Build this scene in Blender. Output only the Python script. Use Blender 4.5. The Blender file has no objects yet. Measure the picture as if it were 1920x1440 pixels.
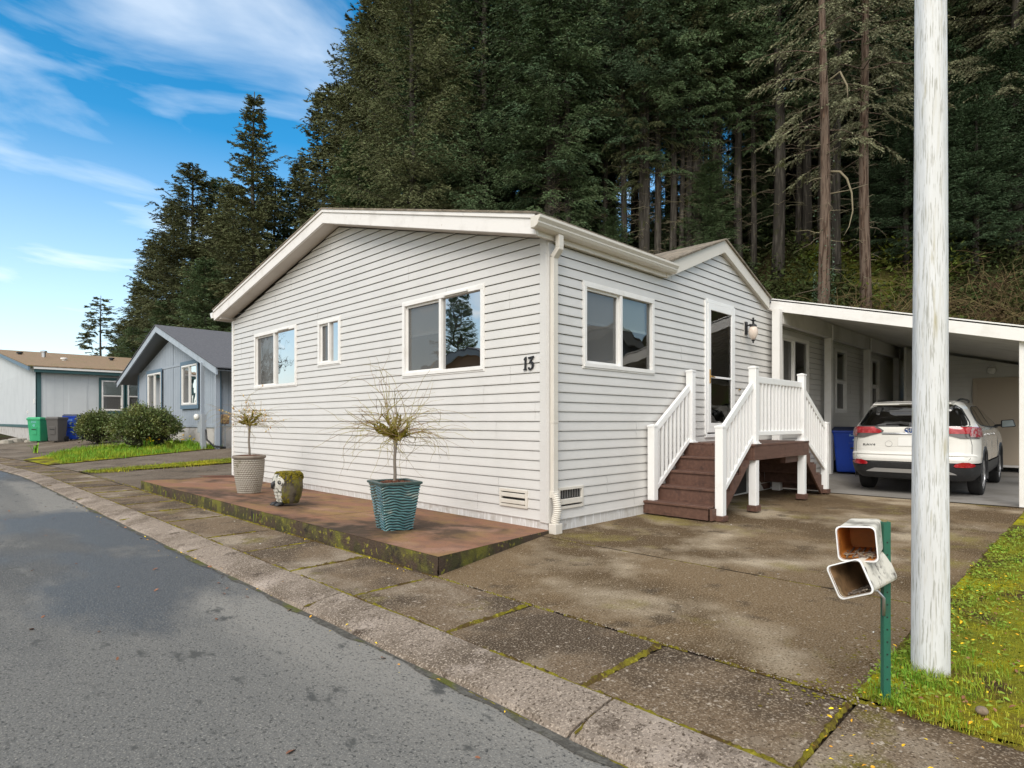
import bpy, bmesh, math, random
import numpy as np
from mathutils import Vector, Matrix
R = math.radians
scene = bpy.context.scene
COL = scene.collection
random.seed(5)

# ------------------------------------------------------------------ camera
CX, CY, CZ = -4.607, -4.061, 1.14
A0 = R(44.85); sA, cA = math.sin(A0), math.cos(A0)      # right = (sA,-cA), forward = (cA,sA)
cam = bpy.data.cameras.new('camera'); cam_o = bpy.data.objects.new('camera', cam); COL.objects.link(cam_o)
cam_o.location = (CX, CY, CZ); cam_o.rotation_euler = (R(90), 0, A0 - R(90))
cam.sensor_width = 36; cam.lens = 1125 / 1920 * 36; cam.shift_y = 70 / 1920
cam.clip_start = .05; cam.clip_end = 3000
scene.camera = cam_o
def UV(u, v): return (CX + u * sA + v * cA, CY - u * cA + v * sA)

# ------------------------------------------------------------------ light
SUN_EL, SUN_AZ = R(42), R(205)           # azimuth measured from +X, counter-clockwise: where the sun stands
world = bpy.data.worlds.new('World'); scene.world = world; world.use_nodes = True
wn = world.node_tree; wn.nodes.clear()
def wnode(t, **k):
    n = wn.nodes.new(t)
    for a, b in k.items(): setattr(n, a, b)
    return n
sky = wnode('ShaderNodeTexSky', sky_type='NISHITA', sun_disc=False, sun_elevation=SUN_EL, sun_rotation=R(90) - SUN_AZ)
sky.air_density = 1.0; sky.dust_density = .6; sky.ozone_density = 2.0
hsv = wnode('ShaderNodeHueSaturation'); hsv.inputs['Saturation'].default_value = 1.45; hsv.inputs['Value'].default_value = 1.42; hsv.inputs['Hue'].default_value = .488
wn.links.new(sky.outputs[0], hsv.inputs['Color'])
tc = wnode('ShaderNodeTexCoord')
sep = wnode('ShaderNodeSeparateXYZ'); wn.links.new(tc.outputs['Generated'], sep.inputs[0])
# project the direction on a flat cloud layer
def wmath(op, a, b=None):
    m = wnode('ShaderNodeMath', operation=op)
    for i, v in enumerate((a, b)):
        if v is None: continue
        if isinstance(v, (int, float)): m.inputs[i].default_value = v
        else: wn.links.new(v, m.inputs[i])
    return m.outputs[0]
zz = wmath('ADD', wmath('MAXIMUM', sep.outputs[2], 0.0), .22)
px_ = wmath('DIVIDE', sep.outputs[0], zz); py_ = wmath('DIVIDE', sep.outputs[1], zz)
comb = wnode('ShaderNodeCombineXYZ'); wn.links.new(px_, comb.inputs[0]); wn.links.new(py_, comb.inputs[1])
mp = wnode('ShaderNodeMapping'); mp.inputs['Rotation'].default_value = (0, 0, R(35)); mp.inputs['Scale'].default_value = (1.3, 2.2, 1); mp.inputs['Location'].default_value = (5.3, 1.2, 0)
wn.links.new(comb.outputs[0], mp.inputs[0])
nz = wnode('ShaderNodeTexNoise'); nz.inputs['Scale'].default_value = 1.1; nz.inputs['Detail'].default_value = 9; nz.inputs['Roughness'].default_value = .50; nz.inputs['Distortion'].default_value = .5
wn.links.new(mp.outputs[0], nz.inputs['Vector'])
cr = wnode('ShaderNodeMapRange'); cr.inputs['From Min'].default_value = .475; cr.inputs['From Max'].default_value = .74; cr.inputs['To Max'].default_value = .9
# cloud deck thickened overhead and streetward, out of view, for soft neutral light
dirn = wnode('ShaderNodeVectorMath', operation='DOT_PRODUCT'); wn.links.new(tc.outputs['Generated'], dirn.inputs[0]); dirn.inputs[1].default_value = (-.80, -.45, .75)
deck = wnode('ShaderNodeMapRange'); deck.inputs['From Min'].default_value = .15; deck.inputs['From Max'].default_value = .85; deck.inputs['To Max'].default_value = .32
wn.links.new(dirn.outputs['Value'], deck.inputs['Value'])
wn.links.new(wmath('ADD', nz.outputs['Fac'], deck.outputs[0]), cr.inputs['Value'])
hz = wnode('ShaderNodeMapRange'); hz.inputs['From Min'].default_value = .0; hz.inputs['From Max'].default_value = .40; hz.inputs['To Min'].default_value = .62; hz.inputs['To Max'].default_value = 0
wn.links.new(sep.outputs[2], hz.inputs['Value'])
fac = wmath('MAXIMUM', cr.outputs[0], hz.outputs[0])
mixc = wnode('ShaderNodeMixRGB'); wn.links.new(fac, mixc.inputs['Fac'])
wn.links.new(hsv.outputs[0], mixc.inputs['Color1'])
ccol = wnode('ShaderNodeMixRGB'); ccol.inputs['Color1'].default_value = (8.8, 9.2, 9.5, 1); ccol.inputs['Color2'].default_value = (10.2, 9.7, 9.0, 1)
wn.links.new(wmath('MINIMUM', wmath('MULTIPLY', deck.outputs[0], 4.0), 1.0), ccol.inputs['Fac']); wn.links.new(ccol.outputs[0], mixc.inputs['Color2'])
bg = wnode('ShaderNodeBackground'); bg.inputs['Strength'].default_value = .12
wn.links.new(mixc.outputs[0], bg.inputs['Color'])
wo = wnode('ShaderNodeOutputWorld'); wn.links.new(bg.outputs[0], wo.inputs['Surface'])

sl = bpy.data.lights.new('sun', 'SUN'); sl.energy = 1.9; sl.angle = R(32); sl.color = (1, .955, .89)
so = bpy.data.objects.new('sun', sl); COL.objects.link(so)
sd = Vector((math.cos(SUN_EL) * math.cos(SUN_AZ), math.cos(SUN_EL) * math.sin(SUN_AZ), math.sin(SUN_EL)))
so.rotation_euler = sd.to_track_quat('Z', 'Y').to_euler(); so.location = (0, 0, 30)
scene.view_settings.view_transform = 'Standard'; scene.view_settings.look = 'None'
scene.view_settings.exposure = .32; scene.view_settings.gamma = 1

# ------------------------------------------------------------------ materials
MATS = {}
def newmat(name):
    m = bpy.data.materials.new(name); m.use_nodes = True; MATS[name] = m
    nt = m.node_tree; b = nt.nodes['Principled BSDF']
    return m, nt, b
def rgba(c): return (c[0], c[1], c[2], 1)
def mat(name, base, layers=(), rough=.6, bumps=(), metallic=0, coat=0, island=0, objrand=0, spec=.5, coord='Object', roughlayer=None):
    """layers: (colour, scale, detail, lo, hi, (sx,sy,sz)) ; bumps: (scale, distance, (sx,sy,sz)|None)"""
    m, nt, b = newmat(name)
    b.inputs['Roughness'].default_value = rough; b.inputs['Metallic'].default_value = metallic
    b.inputs['Coat Weight'].default_value = coat; b.inputs['Specular IOR Level'].default_value = spec
    t = nt.nodes.new('ShaderNodeTexCoord')
    cur = None
    def vec(s):
        mpn = nt.nodes.new('ShaderNodeMapping'); mpn.inputs['Scale'].default_value = s or (1, 1, 1)
        nt.links.new(t.outputs[coord], mpn.inputs[0]); return mpn.outputs[0]
    def noise(scale, detail, s, rough_=.6):
        n = nt.nodes.new('ShaderNodeTexNoise'); n.inputs['Scale'].default_value = scale; n.inputs['Detail'].default_value = detail; n.inputs['Roughness'].default_value = rough_
        nt.links.new(vec(s), n.inputs['Vector']); return n.outputs['Fac']
    for (c, sc, de, lo, hi, s) in layers:
        mr = nt.nodes.new('ShaderNodeMapRange'); mr.inputs['From Min'].default_value = lo; mr.inputs['From Max'].default_value = hi
        nt.links.new(noise(sc, de, s), mr.inputs['Value'])
        mx = nt.nodes.new('ShaderNodeMixRGB'); nt.links.new(mr.outputs[0], mx.inputs['Fac'])
        if cur is None: mx.inputs['Color1'].default_value = rgba(base)
        else: nt.links.new(cur, mx.inputs['Color1'])
        mx.inputs['Color2'].default_value = rgba(c); cur = mx.outputs[0]
        if roughlayer is not None and (c, sc) == roughlayer[0]:
            rr = nt.nodes.new('ShaderNodeMapRange'); rr.inputs['To Min'].default_value = rough; rr.inputs['To Max'].default_value = roughlayer[1]
            nt.links.new(mr.outputs[0], rr.inputs['Value']); nt.links.new(rr.outputs[0], b.inputs['Roughness'])
    if island or objrand:
        h = nt.nodes.new('ShaderNodeHueSaturation')
        if cur is None: h.inputs['Color'].default_value = rgba(base)
        else: nt.links.new(cur, h.inputs['Color'])
        g = nt.nodes.new('ShaderNodeNewGeometry'); oi = nt.nodes.new('ShaderNodeObjectInfo')
        a = nt.nodes.new('ShaderNodeMapRange'); a.inputs['To Min'].default_value = 1 - island; a.inputs['To Max'].default_value = 1 + island
        nt.links.new(g.outputs['Random Per Island'], a.inputs['Value'])
        c2 = nt.nodes.new('ShaderNodeMapRange'); c2.inputs['To Min'].default_value = 1 - objrand; c2.inputs['To Max'].default_value = 1 + objrand
        nt.links.new(oi.outputs['Random'], c2.inputs['Value'])
        mm = nt.nodes.new('ShaderNodeMath'); mm.operation = 'MULTIPLY'; nt.links.new(a.outputs[0], mm.inputs[0]); nt.links.new(c2.outputs[0], mm.inputs[1])
        nt.links.new(mm.outputs[0], h.inputs['Value'])
        hh = nt.nodes.new('ShaderNodeMapRange'); hh.inputs['To Min'].default_value = .5 - .03 * (1 if island else 0) ; hh.inputs['To Max'].default_value = .5 + .03 * (1 if island else 0)
        nt.links.new(g.outputs['Random Per Island'], hh.inputs['Value']); nt.links.new(hh.outputs[0], h.inputs['Hue'])
        cur = h.outputs[0]
    if cur is None: b.inputs['Base Color'].default_value = rgba(base)
    else: nt.links.new(cur, b.inputs['Base Color'])
    prev = None
    for (sc, dist, s) in bumps:
        bp = nt.nodes.new('ShaderNodeBump'); bp.inputs['Distance'].default_value = dist; bp.inputs['Strength'].default_value = 1
        nt.links.new(noise(sc, 5, s), bp.inputs['Height'])
        if prev: nt.links.new(prev, bp.inputs['Normal'])
        prev = bp.outputs[0]
    if prev: nt.links.new(prev, b.inputs['Normal'])
    return m
def glassmat(name, tint=(.6, .7, .72), mul=1.0, floor=.08, mesh_=0):
    m, nt, b = newmat(name); nt.nodes.remove(b)
    out = nt.nodes['Material Output']
    tr = nt.nodes.new('ShaderNodeBsdfTransparent'); tr.inputs[0].default_value = rgba(tint)
    gl = nt.nodes.new('ShaderNodeBsdfGlossy'); gl.inputs['Roughness'].default_value = .01
    n = nt.nodes.new('ShaderNodeTexNoise'); n.inputs['Scale'].default_value = 3; n.inputs['Detail'].default_value = 1
    t = nt.nodes.new('ShaderNodeTexCoord'); nt.links.new(t.outputs['Object'], n.inputs['Vector'])
    bp = nt.nodes.new('ShaderNodeBump'); bp.inputs['Distance'].default_value = .002; nt.links.new(n.outputs[0], bp.inputs['Height']); nt.links.new(bp.outputs[0], gl.inputs['Normal'])
    fr = nt.nodes.new('ShaderNodeFresnel'); fr.inputs['IOR'].default_value = 1.55
    ma = nt.nodes.new('ShaderNodeMath'); ma.operation = 'MULTIPLY_ADD'; ma.inputs[1].default_value = mul; ma.inputs[2].default_value = floor; ma.use_clamp = True
    nt.links.new(fr.outputs[0], ma.inputs[0])
    mx = nt.nodes.new('ShaderNodeMixShader'); nt.links.new(ma.outputs[0], mx.inputs[0]); nt.links.new(tr.outputs[0], mx.inputs[1]); nt.links.new(gl.outputs[0], mx.inputs[2])
    if mesh_:
        df = nt.nodes.new('ShaderNodeBsdfDiffuse'); df.inputs[0].default_value = (.42, .42, .41, 1); m2 = nt.nodes.new('ShaderNodeMixShader'); m2.inputs[0].default_value = mesh_
        nt.links.new(mx.outputs[0], m2.inputs[1]); nt.links.new(df.outputs[0], m2.inputs[2]); mx = m2
    nt.links.new(mx.outputs[0], out.inputs['Surface'])
    return m
V1 = None
mat('siding', (.635, .622, .60), [((.60, .588, .565), 2.2, 4, .4, .7, (1, 1, .6)), ((.56, .545, .51), 1.3, 6, .62, .80, (1, 1, 3))], rough=.42, bumps=[(14, .0012, (1, 1, 6)), (1.6, .005, None)])
mat('trim_white', (.80, .79, .77), [((.70, .68, .64), 5, 6, .5, .8, None)], rough=.45, bumps=[(60, .0006, None)])
mat('trim_wood', (.78, .755, .73), [((.66, .63, .60), 4, 6, .5, .75, (1, 1, 1)), ((.55, .50, .45), 14, 5, .66, .74, None)], rough=.6, bumps=[(40, .001, None)])
mat('trim_cream', (.66, .625, .56), [((.58, .54, .47), 3, 5, .5, .75, None)], rough=.5, bumps=[(50, .0006, None)])
mat('soffit', (.60, .56, .52), [((.52, .48, .44), 2, 5, .4, .8, None)], rough=.7)
mat('vinyl', (.86, .86, .85), [((.76, .75, .72), 4, 6, .58, .8, None)], rough=.28)
mat('skirting', (.58, .57, .55), [((.72, .72, .72), 30, 3, .52, .62, (1, 1, .12)), ((.42, .39, .35), 6, 5, .55, .75, None)], rough=.7, bumps=[(30, .004, None)])
mat('shingle_brown', (.24, .20, .15), [((.13, .11, .085), 6, 6, .4, .62, (1, 1, 1)), ((.36, .31, .24), 22, 3, .55, .7, (1, 1, 2))], rough=.9, bumps=[(40, .006, None)])
mat('shingle_tan', (.30, .20, .12), [((.17, .115, .065), 9, 5, .42, .62, (1, 3, 1)), ((.42, .30, .17), 25, 3, .55, .7, None), ((.16, .16, .05), 2, 5, .55, .7, None)], rough=.9, bumps=[(30, .008, None)])
mat('shingle_dark', (.085, .088, .10), [((.15, .15, .165), 18, 4, .45, .65, (1, 3, 1))], rough=.9, bumps=[(30, .006, None)])
mat('asphalt', (.140, .137, .128), [((.215, .205, .185), .8, 3, .49, .58, (1, .05, 1)), ((.085, .086, .085), .45, 7, .49, .56, (1, .45, 1)), ((.19, .185, .17), 1.6, 6, .56, .66, (1, .3, 1)), ((.068, .070, .072), .33, 10, .505, .57, (1, .5, 1)), ((.29, .28, .25), 110, 2, .54, .70, None), ((.055, .055, .052), 85, 3, .55, .68, (1, .7, 1)), ((.075, .075, .07), 9, 7, .61, .69, (1, .5, 1))],
    rough=.85, bumps=[(90, .006, None), (30, .006, None)], spec=.3, roughlayer=(((.068, .070, .072), .33), .52))
mat('concrete_walk', (.150, .106, .066), [((.30, .25, .19), .9, 5, .50, .62, None), ((.065, .046, .030), 1.3, 7, .47, .58, None), ((.14, .115, .02), 1.9, 8, .59, .68, None), ((.36, .29, .21), 100, 3, .52, .68, None), ((.06, .04, .024), 80, 3, .53, .68, None), ((.40, .34, .27), 30, 4, .61, .68, None)],
    rough=.9, bumps=[(90, .006, None), (20, .004, None)], spec=.15)
mat('concrete_drive', (.165, .112, .060), [((.40, .33, .235), .48, 4, .48, .58, None), ((.080, .049, .021), .60, 7, .45, .57, None), ((.20, .165, .04), .85, 5, .56, .68, None), ((.05, .034, .02), 3.0, 6, .58, .70, None), ((.36, .29, .20), 100, 3, .52, .68, None), ((.06, .038, .019), 80, 3, .53, .68, None), ((.38, .32, .24), 30, 4, .61, .68, None)],
    rough=.9, bumps=[(90, .006, None), (16, .005, None)], spec=.15)
mat('concrete_port', (.26, .245, .225), [((.19, .175, .155), 1.0, 6, .45, .65, None), ((.12, .10, .08), .6, 5, .56, .7, None)], rough=.8, bumps=[(100, .002, None)])
mat('concrete_far', (.12, .092, .068), [((.19, .155, .12), .8, 5, .45, .65, None), ((.065, .05, .038), 1.5, 6, .52, .66, None), ((.30, .26, .2), 60, 2, .56, .64, None)], rough=.9, bumps=[(100, .003, None)], spec=.15)
mat('curb', (.25, .205, .165), [((.14, .11, .082), 1.3, 6, .46, .58, None), ((.38, .32, .27), 2.2, 4, .55, .68, None), ((.07, .052, .038), 5, 6, .57, .68, None), ((.44, .37, .30), 95, 3, .52, .66, None), ((.08, .06, .044), 75, 3, .53, .66, None)],
    rough=.9, bumps=[(110, .006, None), (14, .006, None)], spec=.15)
mat('patio_red', (.255, .130, .078), [((.25, .155, .065), 1.1, 5, .46, .58, None), ((.085, .053, .033), 1.0, 8, .475, .575, (1, .7, 1)), ((.20, .11, .075), 6, 6, .50, .66, None), ((.34, .20, .14), 1.4, 4, .56, .72, None), ((.05, .035, .022), .55, 8, .56, .64, None), ((.08, .055, .04), 60, 3, .60, .70, None)],
    rough=.8, bumps=[(60, .003, None), (8, .003, None)], spec=.2)
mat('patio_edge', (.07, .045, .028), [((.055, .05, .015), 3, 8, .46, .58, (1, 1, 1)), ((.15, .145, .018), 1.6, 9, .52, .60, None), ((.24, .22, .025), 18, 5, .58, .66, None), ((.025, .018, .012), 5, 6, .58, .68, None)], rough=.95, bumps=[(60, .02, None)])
mat('moss', (.19, .165, .018), [((.09, .06, .022), 6, 5, .45, .56, None), ((.30, .27, .03), 25, 4, .56, .68, None), ((.055, .035, .02), 18, 4, .56, .66, None)], rough=1, bumps=[(90, .01, None)], spec=.1)
mat('grit', (.085, .08, .07), [((.13, .125, .11), 30, 5, .46, .60, None), ((.10, .105, .03), 3, 6, .56, .66, None)], rough=1, bumps=[(60, .01, None)], spec=.1)
mat('soil', (.055, .035, .022), [((.11, .075, .05), 30, 5, .5, .65, None)], rough=1, bumps=[(50, .02, None)])
mat('mulch', (.17, .065, .035), [((.07, .03, .018), 60, 4, .5, .62, None)], rough=1, bumps=[(60, .02, None)])
mat('ground', (.07, .062, .03), [((.045, .06, .015), .4, 6, .45, .6, None), ((.10, .075, .045), 1.5, 6, .55, .7, None)], rough=1, bumps=[(8, .05, None)], spec=.1)
mat('forest_floor', (.035, .026, .012), [((.03, .04, .008), .25, 6, .46, .58, None), ((.08, .085, .01), .12, 5, .58, .68, None)], rough=1, bumps=[(3, .2, None)], spec=.1)
mat('lawn_base', (.22, .22, .02), [((.09, .06, .028), 2.0, 8, .48, .58, None), ((.42, .38, .012), 1.3, 6, .48, .62, None), ((.13, .19, .02), 3, 5, .6, .7, None), ((.05, .03, .018), 5, 6, .60, .68, None)], rough=1, bumps=[(60, .03, None)], spec=.1)
mat('grass_blade', (.20, .245, .03), [((.38, .35, .03), 1.2, 4, .44, .60, None)], rough=.7, island=.45, spec=.2)
mat('grass_deep', (.14, .28, .02), [((.28, .34, .025), 2, 4, .45, .6, None)], rough=.7, island=.3, spec=.25)
mat('weed_leaf', (.20, .26, .035), rough=.8, island=.4, spec=.1)
mat('petal', (.78, .46, .01), rough=.7, island=.2)
mat('petal_pale', (.55, .54, .50), rough=.7)
mat('dead_leaf', (.22, .09, .045), [((.36, .18, .10), 20, 3, .5, .6, None)], rough=.8)
mat('tan_stone', (.24, .18, .12), [((.15, .11, .07), 20, 4, .5, .65, None)], rough=.85)
mat('pebble', (.28, .23, .18), rough=.8, island=.35)
mat('brown_deck', (.105, .052, .036), [((.14, .072, .05), 4, 6, .45, .65, (1, 6, 6)), ((.065, .033, .025), 9, 5, .56, .7, None)], rough=.62, bumps=[(50, .0015, (.3, 1, 1))])
mat('pole_paint', (.68, .695, .70), [((.62, .63, .62), 3, 6, .42, .66, (2, 2, .5)), ((.38, .38, .35), 190, 3, .545, .61, (1.0, 1.0, .045)), ((.60, .60, .57), 90, 5, .53, .64, (1, 1, .06)), ((.40, .36, .22), 9, 8, .60, .72, (1.8, 1.8, .2))], rough=.6, bumps=[(90, .0015, (1, 1, .05))])
mat('green_steel', (.018, .12, .075), [((.03, .075, .05), 9, 5, .5, .7, None), ((.20, .10, .03), 30, 4, .66, .72, None)], rough=.5, bumps=[(80, .0004, None)])
mat('tube_out', (.66, .63, .55), [((.30, .28, .24), 12, 7, .46, .60, (1, 1, 1)), ((.12, .10, .085), 26, 6, .57, .66, None)], rough=.6)
mat('tube_orange', (.62, .22, .035), [((.42, .16, .03), 6, 5, .45, .65, None), ((.10, .05, .02), 12, 6, .56, .68, None)], rough=.55)
mat('tube_brown', (.33, .20, .10), [((.13, .08, .04), 8, 7, .42, .6, None), ((.45, .34, .2), 9, 5, .6, .72, None)], rough=.6)
mat('steel', (.55, .56, .57), rough=.35, metallic=.9)
mat('black_metal', (.012, .012, .014), rough=.4)
mat('black_plastic', (.02, .021, .023), [((.035, .035, .038), 30, 4, .5, .7, None)], rough=.5)
mat('rubber', (.014, .014, .015), rough=.8, bumps=[(60, .002, None)])
mat('alloy', (.55, .56, .58), rough=.28, metallic=.9)
mat('lamp_glass', (.72, .62, .54), [((.60, .48, .40), 12, 5, .45, .7, None)], rough=.35)
mat('brass', (.62, .38, .12), rough=.3, metallic=.9)
mat('blind', (.80, .81, .79), rough=.6)
mat('screen', (.20, .20, .20), rough=.8)
mat('room', (.24, .22, .20), rough=.9)
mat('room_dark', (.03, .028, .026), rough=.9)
mat('curtain', (.55, .58, .60), [((.46, .49, .5), 20, 2, .4, .7, (1, 1, .05))], rough=.8)
mat('car_paint', (.74, .73, .69), rough=.26, coat=.9)
mat('car_seam', (.10, .10, .10), rough=.6)
mat('tail_red', (.33, .008, .014), [((.50, .05, .06), 14, 3, .5, .65, None)], rough=.12, coat=1)
mat('tail_smoke', (.11, .10, .10), rough=.12, coat=1)
mat('tail_clear', (.34, .20, .20), [((.30, .02, .03), 22, 2, .46, .56, None)], rough=.12, coat=1)
mat('mirror_tint', (.16, .20, .21), rough=.15)
mat('chrome', (.72, .72, .74), rough=.12, metallic=1)
mat('silver_paint', (.50, .50, .50), rough=.35, metallic=.5)
mat('badge_blue', (.02, .07, .25), rough=.15, coat=1)
mat('plate_white', (.80, .80, .78), rough=.4)
glassmat('car_glass', (.10, .11, .12), 1.3, .05)
glassmat('window_glass', (.80, .85, .84), 1.3, .07)
glassmat('screened_glass', (.48, .48, .48), .9, .05, .22)
glassmat('sky_glass', (.6, .65, .68), 3.2, .42)
mat('bin_blue', (.008, .055, .42), [((.006, .04, .30), 4, 5, .45, .7, None)], rough=.42, bumps=[(60, .0008, None)])
mat('bin_green', (.03, .34, .15), [((.06, .42, .20), 3, 5, .45, .7, None)], rough=.5)
mat('bin_grey', (.10, .095, .09), rough=.55)
mat('bin_lid', (.02, .03, .07), rough=.5)
mat('bin_text', (.35, .62, .85), rough=.5)
mat('blue_siding', (.34, .385, .44), [((.30, .345, .40), 1.2, 5, .45, .65, None)], rough=.7)
mat('blue_groove', (.22, .26, .31), rough=.8)
mat('blue_trim', (.115, .18, .245), rough=.6)
mat('blue_fascia', (.38, .43, .49), [((.30, .35, .40), 5, 5, .5, .7, None)], rough=.6)
mat('blue_eave', (.22, .24, .27), rough=.8)
mat('grey_siding', (.58, .61, .63), [((.53, .56, .58), 1, 5, .45, .65, None)], rough=.7)
mat('grey_groove', (.50, .53, .56), rough=.8)
mat('teal_trim', (.035, .10, .105), rough=.6)
mat('found_white', (.50, .48, .46), [((.33, .30, .27), 2.5, 6, .5, .68, None)], rough=.85, bumps=[(30, .004, None)])
mat('meter_grey', (.33, .36, .39), rough=.5)
mat('tan_wall', (.45, .27, .17), rough=.8)
mat('bark_dark', (.045, .040, .034), [((.10, .09, .076), 7, 6, .48, .62, (1, 1, .12)), ((.05, .055, .02), 1.5, 6, .56, .66, None)], rough=.95, bumps=[(9, .05, (1, 1, .12))], spec=.15)
mat('bark_red', (.155, .115, .088), [((.055, .034, .024), 10, 6, .47, .6, (1, 1, .1)), ((.20, .13, .09), 16, 4, .58, .7, (1, 1, .12))], rough=.95, bumps=[(10, .06, (1, 1, .12))], spec=.15)
mat('bark_grey', (.20, .17, .14), [((.12, .10, .08), 12, 6, .46, .62, (1, 1, .3)), ((.30, .27, .23), 30, 4, .6, .7, None)], rough=.85, bumps=[(40, .003, (1, 1, .3))])
mat('twig_dead', (.22, .185, .12), rough=.9, island=.3)
mat('twig_moss', (.15, .125, .02), rough=1, island=.3)
mat('needle_olive', (.112, .122, .056), rough=.75, island=.5, objrand=.18, spec=.2)
mat('needle_green', (.092, .132, .060), rough=.75, island=.5, objrand=.2, spec=.2)
mat('needle_deep', (.064, .100, .050), rough=.75, island=.5, objrand=.2, spec=.2)
mat('needle_pale', (.20, .20, .115), rough=.75, island=.45, objrand=.1, spec=.2)
mat('ivy', (.055, .095, .05), rough=.5, island=.4)
mat('undergrowth', (.045, .058, .018), [((.10, .12, .014), .16, 5, .55, .68, None), ((.085, .055, .028), .3, 5, .56, .66, None)], rough=.85, island=.5, spec=.15, coord='Object')
mat('bramble', (.16, .115, .06), rough=.9, island=.4, spec=.15)
mat('shrub_leaf', (.105, .135, .040), [((.20, .21, .06), 1.6, 3, .5, .65, None)], rough=.45, island=.45, spec=.4)
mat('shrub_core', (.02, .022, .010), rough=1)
mat('willow_twig', (.23, .14, .085), [((.32, .27, .07), 9, 3, .45, .55, None)], rough=.7)
mat('bud', (.42, .40, .07), rough=.7, island=.3)
mat('bud_tan', (.62, .42, .20), rough=.7, island=.3)
mat('stone_pot', (.33, .30, .255), [((.25, .225, .18), 3, 6, .5, .68, None), ((.16, .14, .09), 8, 6, .6, .7, None)], rough=.75, bumps=[(80, .001, None)])
mat('stone_rim', (.22, .185, .15), [((.15, .12, .10), 8, 6, .5, .68, None)], rough=.8)
mat('teal_glaze', (.03, .13, .14), [((.012, .045, .04), 3, 5, .45, .62, (1, 1, 1)), ((.20, .34, .32), 12, 6, .56, .66, (1, 1, 2)), ((.30, .32, .26), 5, 5, .60, .68, (1, 1, 1))], rough=.25, coat=.5)
mat('dark_glaze', (.03, .06, .055), [((.07, .10, .08), 20, 5, .5, .65, None)], rough=.4)
mat('owl_stone', (.105, .088, .062), [((.04, .032, .02), 6, 7, .45, .58, None), ((.13, .12, .02), 9, 6, .50, .60, (1, 1, .5))], rough=.9, bumps=[(40, .006, (1, 1, .4))])
mat('owl_face', (.52, .51, .46), [((.10, .10, .08), 14, 6, .50, .60, None)], rough=.85, bumps=[(50, .004, None)])
mat('moss_owl', (.20, .165, .02), [((.08, .07, .015), 18, 5, .48, .62, None)], rough=1, bumps=[(60, .02, None)], spec=.1)
mat('port_ceiling', (.62, .60, .57), [((.5, .48, .45), 2, 5, .5, .7, None)], rough=.6)
mat('door_beige', (.44, .37, .29), rough=.6)
mat('globe', (.75, .74, .70), rough=.3)
mat('hill_far', (.035, .05, .035), rough=1)

m = mat('ridged_glaze', (.075, .20, .205), [((.30, .36, .31), 5, 6, .54, .64, (1, 1, 2)), ((.03, .115, .125), 4, 5, .48, .62, None)], rough=.28, coat=.4)
nt = m.node_tree; b = nt.nodes['Principled BSDF']; src = b.inputs['Base Color'].links[0].from_socket
vc = nt.nodes.new('ShaderNodeVertexColor'); vc.layer_name = 'ridge'; mr = nt.nodes.new('ShaderNodeMapRange'); mr.inputs['From Min'].default_value = .45; mr.inputs['From Max'].default_value = .95
nt.links.new(vc.outputs[0], mr.inputs['Value']); mx = nt.nodes.new('ShaderNodeMixRGB'); mx.inputs['Color1'].default_value = (.006, .020, .022, 1); nt.links.new(mr.outputs[0], mx.inputs['Fac']); nt.links.new(src, mx.inputs['Color2']); nt.links.new(mx.outputs[0], b.inputs['Base Color'])

# ------------------------------------------------------------------ helpers
def tag(o, label=None, cat=None, group=None, kind=None):
    if label: o['label'] = label
    if cat: o['category'] = cat
    if group: o['group'] = group
    if kind: o['kind'] = kind
    return o
WLOC = {}
def thing(name, label, cat, loc=(0, 0, 0), rotz=0, group=None):
    o = bpy.data.objects.new(name, None); COL.objects.link(o); o.empty_display_size = .1
    o.location = loc; o.rotation_euler = (0, 0, rotz); WLOC[o.name] = Vector(loc) if rotz == 0 else Vector((0, 0, 0))
    return tag(o, label, cat, group)
def mesh_from(name, v, f, smooth=False):
    me = bpy.data.meshes.new(name)
    me.from_pydata([tuple(p) for p in v], [], f)
    if smooth:
        for p in me.polygons: p.use_smooth = True
    me.update(); return me
def fastmesh(name, V, n):
    """V: (k*n,3) array of k separate n-gons (n = 3 or 4)"""
    V = np.asarray(V, dtype=np.float32).reshape(-1, 3); k = len(V) // n
    me = bpy.data.meshes.new(name)
    me.vertices.add(len(V)); me.vertices.foreach_set('co', V.ravel())
    me.loops.add(len(V)); me.loops.foreach_set('vertex_index', np.arange(len(V), dtype=np.int32))
    me.polygons.add(k); me.polygons.foreach_set('loop_start', np.arange(0, len(V), n, dtype=np.int32))
    me.update(calc_edges=True); me.validate(); return me
def link(name, me, m, parent=None, loc=None):
    o = bpy.data.objects.new(name, me); COL.objects.link(o)
    if m: me.materials.clear(); me.materials.append(MATS[m] if isinstance(m, str) else m)
    if parent is not None: o.parent = parent
    if loc is not None: o.location = loc
    return o
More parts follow.
